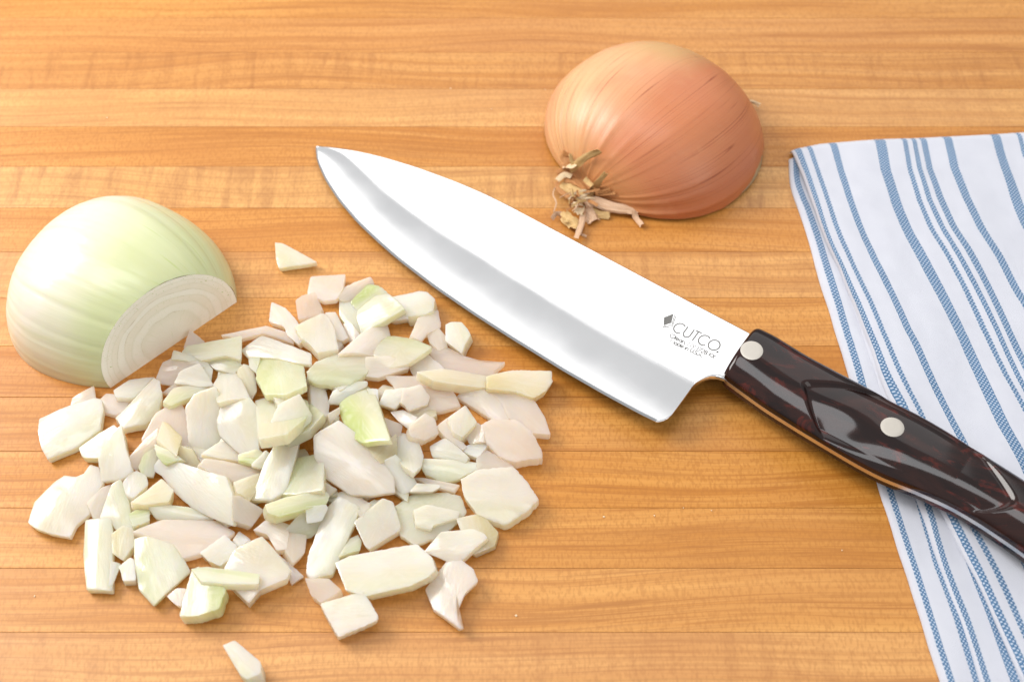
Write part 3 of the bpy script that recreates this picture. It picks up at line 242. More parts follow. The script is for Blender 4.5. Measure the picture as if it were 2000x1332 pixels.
NECK_RIBBONS = [([(29.2, 64.2, 3.5), (32.8, 66.2, 3.5), (39.2, 63.6, 3.5), (45.5, 62.3, 3.5), (50.2, 61.9, 3.5)], 3.6, 'pink'), ([(48.3, 60.8, 4.2), (49.3, 58.9, 2.0), (51.4, 55.3, 2.0)], 2.02, 'pink'), ([(27.9, 69.6, 4.0), (27.3, 64.4, 4.0), (26.2, 59.3, 4.0)], 3.82, 'cream'), ([(20.5, 60.2, 2.5), (22.6, 57.2, 2.5), (24.8, 55.5, 2.5), (26.0, 53.0, 2.5)], 4.27, 'straw'), ([(28.3, 59.8, 3.0), (27.3, 54.3, 3.0), (25.1, 47.8, 3.0)], 2.02, 'pink'), ([(26.7, 51.4, 1.5), (29.3, 49.7, 1.5)], 0.9, 'pink'), ([(15.9, 58.5, 2.0), (17.6, 61.1, 2.0), (19.8, 60.6, 2.0), (21.4, 58.9, 2.0)], 1.8, 'pink'), ([(19.8, 61.0, 3.0), (21.1, 58.9, 3.0), (21.6, 55.9, 3.0)], 2.02, 'straw'), ([(18.0, 76.4, 4.0), (18.4, 73.1, 4.0), (21.0, 70.0, 4.0), (24.1, 66.6, 4.0), (23.4, 63.1, 4.0)], 1.57, 'brown'), ([(20.1, 75.5, 4.2), (23.9, 72.5, 4.2), (28.4, 69.4, 4.2)], 4.72, 'straw'), ([(18.2, 80.1, 5.0), (21.5, 81.4, 5.0), (25.1, 80.5, 5.0), (28.6, 76.6, 5.0), (31.7, 72.2, 5.0)], 3.37, 'brown'), ([(21.1, 77.4, 5.0), (25.0, 76.6, 5.0), (28.5, 73.5, 5.0), (30.3, 70.4, 5.0)], 3.37, 'brown'), ([(18.1, 75.6, 6.0), (21.1, 78.7, 6.0), (24.0, 77.8, 6.0)], 2.25, 'cream'), ([(23.3, 79.8, 7.7), (25.7, 78.1, 12.3), (29.3, 77.1, 17.5), (34.5, 75.8, 22.3)], 2.92, 'straw'), ([(23.3, 79.5, 9.0), (22.3, 81.2, 10.4), (21.0, 83.5, 11.2), (21.6, 84.2, 13.8)], 3.15, 'brown'), ([(24.5, 78.3, 11.7), (23.8, 79.7, 13.4), (23.4, 81.4, 15.3)], 1.35, 'straw'), ([(30.7, 68.8, 3.2), (32.7, 72.5, 3.2), (34.5, 69.4, 11.8), (37.1, 69.6, 16.4)], 2.47, 'straw'), ([(29.6, 64.0, 1.6), (31.1, 60.6, 1.6), (32.6, 57.6, 1.6)], 4.94, 'pink'), ([(30.3, 64.1, 1.5), (34.0, 61.5, 1.5), (38.8, 60.6, 1.5)], 2.92, 'straw'), ([(17.9, 75.5, 3.0), (16.5, 70.9, 3.0), (17.7, 66.2, 3.0), (16.6, 61.2, 3.0)], 0.49, 'pink'), ([(28.9, 72.6, 10.3), (30.1, 71.4, 9.7), (32.0, 69.5, 9.4)], 2.02, 'straw'), ([(32.9, 71.6, 5.6), (35.1, 69.6, 5.9), (39.0, 67.5, 9.1)], 1.57, 'brown'), ([(33.6, 70.7, 3.2), (37.0, 68.3, 5.9), (40.9, 66.3, 8.6)], 1.35, 'brown'), ([(28.5, 72.9, 3.2), (29.7, 69.5, 3.2), (29.3, 65.1, 3.2)], 3.15, 'brown'), ([(21.2, 84.1, 5.0), (22.9, 79.4, 10.9), (25.4, 76.9, 12.6)], 2.7, 'cream')]
ROOT_HAIRS = [[(99.9, 123.3, 4.0), (102.4, 122.6, 4.0), (105.5, 121.8, 3.0)], [(100.5, 123.4, 3.0), (103.2, 122.1, 3.0), (104.8, 121.3, 2.0)]]
CUTCO_BASE = [(175.16, -4.59), (189.7, -4.42), (173.13, 0.77), (176.74, 0.53)]

# ------------------------------------------------------------------ helpers
def V(p): return Vector((p[0]*MM, p[1]*MM, p[2]*MM))

def link(name, me, mat=None, parent=None, loc=None):
    o = bpy.data.objects.new(name, me)
    COL.objects.link(o)
    if mat and me: me.materials.append(mat)
    if parent: o.parent = parent
    if loc: o.location = loc
    return o

def mesh(name, verts, faces, smooth=True, sharp=None, uv=None):
    me = bpy.data.meshes.new(name)
    me.from_pydata([tuple(v) for v in verts], [], faces)
    me.update()
    if smooth: me.polygons.foreach_set('use_smooth', [True]*len(me.polygons))
    if sharp: me.set_sharp_from_angle(angle=math.radians(sharp))
    if uv:
        l = me.uv_layers.new(name='UVMap')
        for lp in me.loops: l.data[lp.index].uv = uv[lp.vertex_index]
    return me

def recalc(me):
    bm = bmesh.new(); bm.from_mesh(me); bmesh.ops.recalc_face_normals(bm, faces=bm.faces); bm.to_mesh(me); bm.free()

def tag(o, label=None, cat=None, group=None, kind=None):
    if label: o['label'] = label
    if cat: o['category'] = cat
    if group: o['group'] = group
    if kind: o['kind'] = kind
    return o

def lerp_table(tb, x):
    """piecewise linear y(x) with straight extrapolation; tb sorted by x"""
    if x <= tb[0][0]: a, b = tb[0], tb[1]
    elif x >= tb[-1][0]: a, b = tb[-2], tb[-1]
    else:
        for i in range(len(tb)-1):
            if tb[i][0] <= x <= tb[i+1][0]: a, b = tb[i], tb[i+1]; break
    if b[0] == a[0]: return a[1]
    return a[1] + (b[1]-a[1])*(x-a[0])/(b[0]-a[0])

def smooth_table(tb, n=60, passes=6, clamp=True):
    """resample on an even grid and relax it a little, ends kept"""
    x0, x1 = tb[0][0], tb[-1][0]
    xs = [x0+(x1-x0)*i/(n-1) for i in range(n)]
    ys = [lerp_table(tb, x) for x in xs]
    for _ in range(passes):
        ys = [ys[0]]+[(ys[i-1]+2*ys[i]+ys[i+1])/4 for i in range(1, n-1)]+[ys[-1]]
    return list(zip(xs, ys))

class N:
    """short notation for node trees"""
    def __init__(s, name):
        s.m = bpy.data.materials.new(name); s.m.use_nodes = True
        s.t = s.m.node_tree; s.p = s.t.nodes['Principled BSDF']
    def n(s, typ, **kw):
        nd = s.t.nodes.new('ShaderNode'+typ)
        for k, v in kw.items():
            if k.startswith('i_'): continue
            setattr(nd, k, v)
        return nd
    def set(s, sock, v):
        if isinstance(v, bpy.types.NodeSocket): s.t.links.new(v, sock)
        else: sock.default_value = v
    def pr(s, **kw):
        for k, v in kw.items(): s.set(s.p.inputs[k.replace('_', ' ')], v)
    def coord(s, which='Object'): return s.n('TexCoord').outputs[which]
    def map(s, vec, scale=(1, 1, 1), loc=(0, 0, 0), rot=(0, 0, 0)):
        nd = s.n('Mapping'); s.set(nd.inputs['Vector'], vec)
        s.set(nd.inputs['Scale'], scale); s.set(nd.inputs['Location'], loc); s.set(nd.inputs['Rotation'], rot)
        return nd.outputs[0]
    def noise(s, vec, scale=5, detail=4, rough=.5, dist=0, out='Fac'):
        nd = s.n('TexNoise'); s.set(nd.inputs['Vector'], vec); s.set(nd.inputs['Scale'], scale)
        s.set(nd.inputs['Detail'], detail); s.set(nd.inputs['Roughness'], rough); s.set(nd.inputs['Distortion'], dist)
        return nd.outputs[out]
    def wave(s, vec, scale, dist=0, detail=2, dscale=1, direction='X', profile='SIN'):
        nd = s.n('TexWave'); nd.bands_direction = direction; nd.wave_profile = profile
        s.set(nd.inputs['Vector'], vec); s.set(nd.inputs['Scale'], scale); s.set(nd.inputs['Distortion'], dist)
        s.set(nd.inputs['Detail'], detail); s.set(nd.inputs['Detail Scale'], dscale)
        return nd.outputs['Fac']
    def ramp(s, fac, stops, interp='LINEAR'):
        nd = s.n('ValToRGB'); nd.color_ramp.interpolation = interp
        e = nd.color_ramp.elements
        while len(e) > 1: e.remove(e[-1])
        e[0].position = stops[0][0]
        for p, c in stops[1:]: e.new(p)
        for el, (p, c) in zip(e, stops): el.color = c if len(c) == 4 else (*c, 1)
        s.set(nd.inputs[0], fac); return nd.outputs[0]
    def mix(s, fac, a, b, mode='MIX'):
        nd = s.n('Mix', data_type='RGBA', blend_type=mode)
        s.set(nd.inputs[0], fac)
        for sk, v in ((nd.inputs[6], a), (nd.inputs[7], b)):
            s.set(sk, v if isinstance(v, bpy.types.NodeSocket) or len(v) == 4 else (*v, 1))
        return nd.outputs[2]
    def math(s, op, a, b=0.0, c=None, clamp=False):
        nd = s.n('Math', operation=op, use_clamp=clamp); s.set(nd.inputs[0], a); s.set(nd.inputs[1], b)
        if c is not None: s.set(nd.inputs[2], c)
        return nd.outputs[0]
    def rng(s, v, a, b, c=0., d=1.):
        nd = s.n('MapRange'); s.set(nd.inputs[0], v)
        for i, x in enumerate((a, b, c, d)): s.set(nd.inputs[i+1], x)
        return nd.outputs[0]
    def attr(s, name, typ='OBJECT', out='Fac'):
        nd = s.n('Attribute', attribute_type=typ, attribute_name=name); return nd.outputs[out]
    def bump(s, h, strength=.3, dist=.001, normal=None):
        nd = s.n('Bump'); s.set(nd.inputs['Height'], h); s.set(nd.inputs['Strength'], strength); s.set(nd.inputs['Distance'], dist)
        if normal: s.set(nd.inputs['Normal'], normal)
        return nd.outputs[0]
    def sep(s, v):
        nd = s.n('SeparateXYZ'); s.set(nd.inputs[0], v); return nd.outputs
    def comb(s, x, y, z):
        nd = s.n('CombineXYZ')
        for i, q in enumerate((x, y, z)): s.set(nd.inputs[i], q)
        return nd.outputs[0]

# ------------------------------------------------------------------ the butcher block: glued maple strips
def wood_material():
    w = N('maple_strip')
    co = w.coord('Object')
    seed = w.attr('seed'); tone = w.attr('tone'); curl = w.attr('curl')
    off = w.comb(w.math('MULTIPLY', seed, 3.7), w.math('MULTIPLY', seed, 1.9), w.math('MULTIPLY', seed, 5.3))
    add = w.n('VectorMath', operation='ADD'); w.set(add.inputs[0], co); w.set(add.inputs[1], off); v = add.outputs[0]
    # slow sideways wander so the grain is not ruler straight
    patch = w.noise(w.map(v, (9, 26, 8)), 1.0, 2, .5)
    wander = w.math('MULTIPLY', w.math('SUBTRACT', w.noise(w.map(v, (6, 12, 9)), 1.0, 1), .5), .022)
    x, y, z = w.sep(v)
    gv = w.comb(x, w.math('ADD', y, wander), z)
    grain = w.noise(w.map(gv, (13, 900, 60)), 1.0, 3, .65)
    broad = w.noise(w.map(gv, (5, 210, 20)), 1.0, 3, .6)
    fleck = w.noise(w.map(v, (1100, 480, 90), rot=(0, 0, .3)), 1.0, 1, .5)
    figure = w.noise(w.map(v, (230, 24, 20), rot=(0, 0, .12)), 1.0, 3, .6, .5)
    light = (.590, .283, .076); mid = (.485, .204, .043); dark = (.265, .086, .015)
    c = w.mix(w.rng(broad, .36, .64), light, mid)
    c = w.mix(w.math('MULTIPLY', w.rng(grain, .47, .68), .46), c, dark)
    ln = w.rng(w.math('ABSOLUTE', w.math('SUBTRACT', broad, .60)), .0, .024, .36, 0.)
    c = w.mix(ln, c, dark)
    c = w.mix(w.math('MULTIPLY', w.rng(fleck, .47, .64), .46), c, w.mix(.5, mid, dark))
    fg = w.math('MULTIPLY', w.math('MULTIPLY', w.rng(figure, .47, .66), curl), w.rng(patch, .32, .58))
    c = w.mix(w.math('MULTIPLY', fg, .62), c, dark)
    pt = w.math('MULTIPLY', w.rng(patch, .46, .70), .38)
    c = w.mix(pt, c, (.42, .165, .038))
    hs = w.n('HueSaturation'); w.set(hs.inputs['Color'], c); w.set(hs.inputs['Value'], tone); w.set(hs.inputs['Saturation'], w.attr('sat'))
    w.set(hs.inputs['Hue'], w.attr('hue'))
    rough = w.rng(broad, .3, .7, .36, .48)
    h = grain
    w.pr(Base_Color=hs.outputs[0], Roughness=rough, Specular_IOR_Level=.42, Normal=w.bump(h, .10, .0004))
    return w.m
WOOD = wood_material()

board = bpy.data.objects.new('wooden_work_surface', None); COL.objects.link(board)
tag(board, kind='structure')
g = N('glue_line'); g.pr(Base_Color=(.20, .075, .022, 1), Roughness=.7); GLUE = g.m
#            tone, sat, hue, curl, per strip from the far side to the near side
STRIPS = [(0.984, 1.0, 0.5, 0.1), (0.972, 1.02, 0.4994, 0.0), (0.978, 1.0, 0.4988, 0.1), (0.972, 1.0, 0.5, 0.7), (1.071, 0.95, 0.5042, 0.25), (0.945, 1.03, 0.4982, 0.0), (1.066, 0.95, 0.5054, 1.0), (0.984, 1.03, 0.4988, 0.0), (1.055, 0.97, 0.5024, 0.5), (1.011, 1.02, 0.5, 0.15), (0.945, 1.05, 0.4976, 0.0), (0.978, 1.03, 0.4994, 0.1), (0.962, 1.05, 0.4988, 0.0), (0.984, 1.03, 0.5, 0.0), (1.033, 1.0, 0.5012, 0.0), (1.071, 0.96, 0.5018, 0.45)]
def strip_mesh(w):
    bm = bmesh.new(); bmesh.ops.create_cube(bm, size=1)
    for v in bm.verts: v.co = Vector((v.co.x*.62, v.co.y*w, v.co.z*.03-.015))
    ed = [e for e in bm.edges if all(abs(v.co.z) < 1e-6 for v in e.verts) and abs(e.verts[0].co.x-e.verts[1].co.x) > .1]
    bmesh.ops.bevel(bm, geom=ed, offset=.00012, segments=2, affect='EDGES', profile=.5)
    me = bpy.data.meshes.new('plank'); bm.to_mesh(me); bm.free(); return me
for i in range(len(SEAMS)-1):
    a, b = SEAMS[i]*MM, SEAMS[i+1]*MM
    o = link('plank', strip_mesh(a-b-.00010), WOOD, board, (0, (a+b)/2, 0))
    t, s, h, cl = STRIPS[min(i, len(STRIPS)-1)]
    o['seed'] = i*1.37+.4; o['tone'] = t; o['sat'] = s; o['hue'] = h; o['curl'] = cl
bm = bmesh.new(); bmesh.ops.create_cube(bm, size=1)
for v in bm.verts: v.co = Vector((v.co.x*.618, v.co.y*(SEAMS[0]-SEAMS[-1]-1)*MM+(SEAMS[0]+SEAMS[-1])*.5*MM, v.co.z*.028-.0143))
me = bpy.data.meshes.new('glue_bed'); bm.to_mesh(me); bm.free(); link('glue_bed', me, GLUE, board)

# ------------------------------------------------------------------ the striped tea towel
def towel_material(name, stripes, width):
    w = N(name)
    uv = w.n('UVMap').outputs[0]
    u, v, _ = w.sep(uv)                      # millimetres across and along the cloth
    wob = w.math('MULTIPLY', w.math('SUBTRACT', w.noise(w.map(uv, (1.2, 1.2, 1)), 1, 2), .5), .45)
    stops = [(0, (0, 0, 0))]
    for c, wd in stripes:
        a, b = max(.001, (c-wd/2)/width), min(.999, (c+wd/2)/width)
        stops += [(a, (1, 1, 1)), (b, (0, 0, 0))]
    m = w.ramp(w.math('DIVIDE', w.math('ADD', u, wob), width), stops, 'CONSTANT')
    P_ = 1.5
    su = w.math('SINE', w.math('MULTIPLY', u, 2*math.pi/P_)); sv = w.math('SINE', w.math('MULTIPLY', v, 2*math.pi/P_))
    dots = w.rng(w.math('ADD', w.math('MULTIPLY', su, sv), w.math('MULTIPLY', w.noise(uv, 2.2, 1), .5)), .35, .75)
    blue = w.mix(w.noise(w.map(uv, (.25, .1, 1)), 1, 3), (.055, .130, .245), (.100, .205, .350))
    blue = w.mix(dots, blue, (.46, .53, .64))
    cloud = w.noise(w.map(uv, (.12, .12, 1)), 1, 3)
    white = w.mix(cloud, (.54, .55, .615), (.60, .61, .665))
    c = w.mix(m, white, blue)
    tu = w.math('SINE', w.math('MULTIPLY', u, 2*math.pi/.48)); tv = w.math('SINE', w.math('MULTIPLY', v, 2*math.pi/.48))
    fuzz = w.noise(w.map(uv, (3, 3, 1)), 1, 3, .7)
    h = w.math('ADD', w.math('MULTIPLY', w.math('MULTIPLY', tu, tv), .5), w.math('MULTIPLY', fuzz, 1.2))
    h = w.math('ADD', h, w.math('MULTIPLY', w.math('MULTIPLY', dots, m), .8))
    w.pr(Base_Color=c, Roughness=.92, Specular_IOR_Level=.15, Sheen_Weight=.25, Sheen_Roughness=.5, Normal=w.bump(h, .55, .00022))
    return w.m

towel = bpy.data.objects.new('tea_towel', None); COL.objects.link(towel); towel.location = (.15, 0, 0)
tag(towel, 'white tea towel with blue woven stripes folded under the knife handle', 'towel')

def towel_layer(curves, z0, z1, ybk, ylo, name, seed, drape):
    """z0: what it lies on, z1: its upper face. columns follow the stripes, rows run from the back fold to the front"""
    tabs = []
    for c, w in curves:
        tb = sorted([(p[1], p[0]) for p in c])
        full = tb
        tabs.append((full, w))
    edge = smooth_table(tabs[0][0], 80, 5)
    # each stripe keeps its measured distance from the edge; beyond its traced length it stays parallel
    offs = []
    for tb, w in tabs[1:]:
        off = [(y, x-lerp_table(edge, y)) for y, x in tb]
        offs.append((off, w, sum(o for _, o in off)/len(off)))
    def x_at(u, y):
        e = lerp_table(edge, y)
        pu, px = 0., 0.
        for off, w, mu in offs:
            o = off[0][1] if y < off[0][0] else off[-1][1] if y > off[-1][0] else lerp_table(off, y)
            if u <= mu: return e+px+(o-px)*(u-pu)/(mu-pu)
            pu, px = mu, o
        return e+px+(u-pu)
    width = (offs[-1][2] if offs else 20)+ (70 if name == 'top_fold' else 60)
    us = [0, .15, .4, .8, 1.4, 2.2, 3.2, 4.5]
    while us[-1] < width: us.append(us[-1]+1.8)
    nv = 150
    verts, uvs = [], []
    bt = sorted(ybk)
    for j in range(nv):
        for i, u in enumerate(us):
            xb = lerp_table(edge, 95)+u
            yb = lerp_table(bt, xb)
            f = j/(nv-1); f = f**1.25
            y = yb+(ylo-yb)*f
            x = x_at(u, y)
            back = max(0., yb-y)
            rise = (1-math.exp(-u/.75))
            rb = math.sqrt(max(0., 1-(1-min(1, (back+.02)/drape))**2))
            n_ = noise.noise(Vector((x*.035+seed, y*.018, seed)))*1.3+noise.noise(Vector((x*.10+seed+y*.02, y*.045, 3+seed)))*.75+noise.noise(Vector((x*.30+seed, y*.16, 9)))*.16
            t = z1-z0
            z = z0+t*(.12+.88*rise) + n_*.9*min(1, u/6)*min(1, back/8)
            z = .3+(z-.3)*rb
            if j == 0: z = .15
            ww = noise.noise(Vector((y*.06, seed*3, 0)))*.5*math.exp(-u/3)
            verts.append(((x+ww)*MM-.15, y*MM, max(z, z0*rb+.15)*MM)); uvs.append((u, -y))
    # folded-under lip along the visible edge
    nu = len(us); faces = [(j*nu+i, j*nu+i+1, (j+1)*nu+i+1, (j+1)*nu+i) for j in range(nv-1) for i in range(nu-1)]
    base = len(verts)
    for j in range(nv):
        x, y, z = verts[j*nu]
        verts.append((x+.0005, y, max(.00005, min(z-.0002, z0*MM*.6))));  uvs.append((-.8, uvs[j*nu][1]))
    faces += [(base+j, j*nu, (j+1)*nu, base+j+1) for j in range(nv-1)]
    me = mesh(name, verts, faces, True, None, uvs)
    st = [(mu, w) for off, w, mu in offs]
    if name == 'top_fold':
        st += [(mu, w) for mu, w in ((offs[-1][2]+14, 3.8), (offs[-1][2]+30, 3.8), (offs[-1][2]+40, 2.1))]
    o = link(name, me, towel_material('woven_cotton_'+name, st, width), towel)
    return o
BK = [(x, y) for x, y in TOWEL_BACK]
towel_layer(TOWEL_BOTTOM, .0, 1.7, [(x, y-3.2) for x, y in BK], -150, 'bottom_fold', 1.3, 2.0)
towel_layer(TOWEL_MIDDLE, 1.7, 3.8, [(x, y-2.0) for x, y in BK], -150, 'middle_fold', 4.1, 3.0)
towel_layer(TOWEL_TOP, 3.6, 6.2, BK, -150, 'top_fold', 7.7, 5.5)

# ------------------------------------------------------------------ the chef's knife
KO = V(KNIFE_ORIGIN); KD, KS, KN = [Vector(a) for a in KNIFE_AXES]
knife = bpy.data.objects.new('chef_knife', None); COL.objects.link(knife)
knife.matrix_world = Matrix(((KD.x, KS.x, KN.x, KO.x), (KD.y, KS.y, KN.y, KO.y), (KD.z, KS.z, KN.z, KO.z), (0, 0, 0, 1)))
tag(knife, "chef's knife with polished steel blade and dark marbled riveted handle on the towel", 'knife')

def steel():
    w = N('polished_steel')
    co = w.coord('Object')
    br = w.noise(w.map(co, (900, 60, 200), rot=(0, 0, 0)), 1, 3, .6)
    sm = w.noise(w.map(co, (40, 40, 40)), 1, 3)
    w.pr(Base_Color=(.90, .895, .89, 1), Metallic=1.0, Roughness=w.rng(sm, .35, .7, .10, .15), Normal=w.bump(br, .02, .0001))
    return w.m
STEEL = steel()

ST = smooth_table(BLADE_SPINE, 90, 3); ET = smooth_table(BLADE_EDGE, 120, 2); BT = smooth_table([(.3, .25)]+BLADE_BEVEL, 80, 4)
hl = []
for s, t in BLADE_HEEL:
    hl.append((max(s, hl[-1][0]+.06) if hl else s, t))
def low_t(s):
    if s <= ET[-1][0]: return lerp_table(ET, s)
    if s >= hl[-1][0]: return hl[-1][1]
    return lerp_table([ET[-1]]+hl, s)
H_SP, H_BV, H_ED = 1.25, 1.14, .12
def blade_h(s, t):
    te = lerp_table(ET, min(s, ET[-1][0])); ts = lerp_table(ST, s)
    tb = lerp_table(BT, s) if s < BT[-1][0] else BT[-1][1]
    if s < 20: tb = max(tb, te+.5)
    tb = min(tb, ts-.02)
    fade = 1-.88*max(0., 1-s/26)**3
    if t >= tb: return fade*(H_BV+(H_SP-H_BV)*(t-tb)/max(ts-tb, .1))
    x = max(0., (t-te)/(tb-te))
    wd = tb-te
    h = H_ED+(H_BV-H_ED)*(.22*x+.78*x**2.5)
    mb = .9
    if t-te < mb and s < 188: h -= (mb-(t-te))*.13
    return fade*max(h, .02)
ss = [.14, .3, .6, 1.0, 1.5, 2.2, 3, 4] + [5+i*1.9 for i in range(96)]
ss = [s for s in ss if s < 187.5]+[188.0, 188.5]+[s for s, t in hl]+[200, 202]
verts, rowlen = [], 0
for s in ss:
    a, b = low_t(s), lerp_table(ST, s)
    if b-a < .05: b = a+.05
    tb = lerp_table(BT, s) if s < BT[-1][0] else BT[-1][1]
    tb = max(min(tb, b-.25*(b-a)*.3), a+.25*(b-a))
    W_ = b-a
    ts = [a, a+min(.25, W_*.03), a+min(.9, W_*.08), a+min(1.3, W_*.12)]
    k = 12
    c0 = ts[-1]; tb = max(tb, c0+.1*W_)
    ts += [c0+(tb-c0)*i/k for i in range(1, k+1)]
    e0 = b-min(.8, W_*.08)
    ts += [tb+(e0-tb)*i/6 for i in range(1, 7)]+[b-min(.5, W_*.05), b]
    rowlen = len(ts)
    past = s > 188.6
    for q, t in enumerate(ts):
        h = blade_h(s, t)
        if W_ > 3:
            if q == rowlen-1: h *= .35
            if q == rowlen-2: h *= .88
        if past and q == 0: h *= .5
        if past and q == 1: h *= .88
        verts.append((s*MM, t*MM, h*MM))
nt = len(verts)
verts += [(x, y, -z) for x, y, z in verts]
faces = []
R_ = len(ss)
for j in range(R_-1):
    for i in range(rowlen-1):
        a = j*rowlen+i
        faces.append((a, a+rowlen, a+rowlen+1, a+1)); faces.append((nt+a, nt+a+1, nt+a+rowlen+1, nt+a+rowlen))
    a = j*rowlen; faces.append((a, nt+a, nt+a+rowlen, a+rowlen))
    a = j*rowlen+rowlen-1; faces.append((a, a+rowlen, nt+a+rowlen, nt+a))
for j, flip in ((0, 0), (R_-1, 1)):
    for i in range(rowlen-1):
        a = j*rowlen+i; f = (a, a+1, nt+a+1, nt+a); faces.append(f[::-1] if flip else f)
me = mesh('blade', verts, faces, True); recalc(me)
me.polygons.foreach_set('use_smooth', [True]*len(me.polygons)); me.set_sharp_from_angle(angle=math.radians(24))
blade = link('blade', me, STEEL, knife)
gs = N('edge_steel_dark_reflection'); gs.pr(Base_Color=(.24, .245, .25, 1), Metallic=1., Roughness=.36); me.materials.append(gs.m)
for p in me.polygons:                       # ground spine and cutting edge, coloured dark in place of dark reflections
    c_ = p.center/MM; up = p.normal.z
    if up > 0 and ((c_.y > lerp_table(ST, c_.x)-.5 and c_.x < 197) or (c_.x < 187.5 and c_.y < low_t(c_.x)+.6)): p.material_index = 1

# etched mark and lettering, drawn as strokes
ETCH = N('etched_grey'); ETCH.pr(Base_Color=(.15, .147, .138, 1), Metallic=0., Roughness=.7); ETCH = ETCH.m
def arc(cx, cy, rx, ry, a0, a1, n=18): return [(cx+rx*math.cos(math.radians(a0+(a1-a0)*i/n)), cy+ry*math.sin(math.radians(a0+(a1-a0)*i/n))) for i in range(n+1)]
GL = {  # unit cap height; (strokes, advance)
 'C': ([arc(.5, .5, .5, .5, 48, 312)], .98), 'U': ([[(.06, 1)]+arc(.38, .34, .32, .34, 180, 360)+[(.70, 1)]], .82),
 'T': ([[(0, 1), (.62, 1)], [(.31, 1), (.31, 0)]], .70), 'O': ([arc(.5, .5, .5, .5, 0, 360, 30)], 1.06), '.': ([arc(.05, .05, .045, .045, 0, 360, 8)], .22),
 'l': ([[(.04, 1), (.04, 0)]], .2), 'e': ([[(.04, .33), (.56, .33)]+arc(.30, .33, .27, .33, 0, 318)], .66), 'a': ([arc(.28, .32, .26, .32, 0, 360, 20), [(.55, .64), (.55, 0)]], .70),
 'n': ([[(.04, .64), (.04, 0)], [(.04, .36)]+arc(.26, .36, .22, .28, 180, 0)+[(.48, 0)]], .60), ',': ([[(.08, .08), (.02, -.16)]], .22),
 'N': ([[(.04, 0), (.04, 1), (.62, 0), (.62, 1)]], .78), 'Y': ([[(0, 1), (.32, .45), (.64, 1)], [(.32, .45), (.32, 0)]], .68),
 '1': ([[(.0, .82), (.16, 1), (.16, 0)]], .34), '7': ([[(0, 1), (.52, 1), (.18, 0)]], .60), '2': ([arc(.27, .72, .25, .28, 165, -35)+[(.02, 0), (.54, 0)]], .64),
 '8': ([arc(.28, .75, .21, .24, 0, 360, 16), arc(.28, .26, .26, .26, 0, 360, 16)], .64), 'K': ([[(.04, 1), (.04, 0)], [(.52, 1), (.06, .45), (.56, 0)]], .60), 'X': ([[(0, 1), (.56, 0)], [(.56, 1), (0, 0)]], .62),
 'M': ([[(.0, 0), (.10, 1), (.42, .2), (.74, 1), (.84, 0)]], .96), 'd': ([arc(.28, .32, .26, .32, 0, 360, 20), [(.55, 1), (.55, 0)]], .70), 'i': ([[(.04, .64), (.04, 0)], [(.04, .86), (.04, .92)]], .2),
 'S': ([arc(.26, .74, .22, .26, 50, 270)+arc(.26, .24, .25, .24, 90, -130)], .62), 'A': ([[(0, 0), (.36, 1), (.72, 0)], [(.12, .32), (.60, .32)]], .76), ' ': ([], .34)}
def etch_strokes(name, strokes, wd, label=None):
    """flat ribbons (points in blade millimetres) a hair above the steel"""
    vs, fs = [], []
    for st in strokes:
        n = len(st); b = len(vs)
        for i, (x, y) in enumerate(st):
            p0 = st[max(0, i-1)]; p1 = st[min(n-1, i+1)]
            dx, dy = p1[0]-p0[0], p1[1]-p0[1]; L = math.hypot(dx, dy) or 1
            nx, ny = -dy/L*wd/2, dx/L*wd/2
            for sg in (1, -1):
                X, Y = x+nx*sg, y+ny*sg
                vs.append((X*MM, Y*MM, (blade_h(X, Y)+.05)*MM))
        fs += [(b+2*i, b+2*i+1, b+2*i+3, b+2*i+2) for i in range(n-1)]
    o = link(name, mesh(name, vs, fs, False), ETCH, blade)
    return o
def text_line(name, txt, x0, y0, x1, y1, cap, wd, ysc=1.):
    tot = sum(GL[c][1] for c in txt)
    L = math.hypot(x1-x0, y1-y0); k = L/(tot*cap); ca, sa = (x1-x0)/L, (y1-y0)/L
    st, adv = [], 0
    for c in txt:
        for s_ in GL[c][0]:
            st.append([(x0+((adv+p[0])*cap*k)*ca-p[1]*cap*sa-.0*p[1], y0+((adv+p[0])*cap*k)*sa+p[1]*cap*ca) for p in s_])
        adv += GL[c][1]
    return etch_strokes(name, st, wd)
cb = CUTCO_BASE
text_line('lettering', 'CUTCO.', cb[0][0]-2.5, cb[0][1], cb[1][0]+2.6, cb[1][1], 4.7, .54)
text_line('lettering', 'Olean, NY 1728 KX', ENGRAVING['l2'][0][0], ENGRAVING['l2'][0][1], ENGRAVING['l2'][1][0]+1.4, ENGRAVING['l2'][1][1], 1.65, .33)
text_line('lettering', 'Made in U.S.A.', ENGRAVING['l3'][0][0], ENGRAVING['l3'][0][1], ENGRAVING['l3'][1][0]+.6, ENGRAVING['l3'][1][1], 1.65, .33)
em = ENGRAVING['emblem']
def quad_fill(p, n=9):
    a, b, c, d = [Vector(q) for q in p]
    return [[tuple(a.lerp(d, (i+.5)/n)), tuple(b.lerp(c, (i+.5)/n))] for i in range(n)]
ctr = [sum(p[i] for p in em)/4 for i in (0, 1)]
sm_ = [(ctr[0]+(p[0]-ctr[0])*.80-.45, ctr[1]+(p[1]-ctr[1])*.80+.35) for p in em]
d_ = math.dist(sm_[0], sm_[3])/9
st = []
for k in (1, 2):
    o_ = .62*k
    # two thin outlines stepping away below and to the right of the solid mark
    b_, c_, dd = sm_[1], sm_[2], sm_[3]
    st.append([(b_[0]+o_*1.0, b_[1]-o_*.1), (c_[0]+o_*.9, c_[1]-o_*.9), (dd[0]+o_*.05, dd[1]-o_*1.0)])
etch_strokes('emblem', quad_fill(sm_), d_*1.08)
etch_strokes('emblem_outline', st, .30)

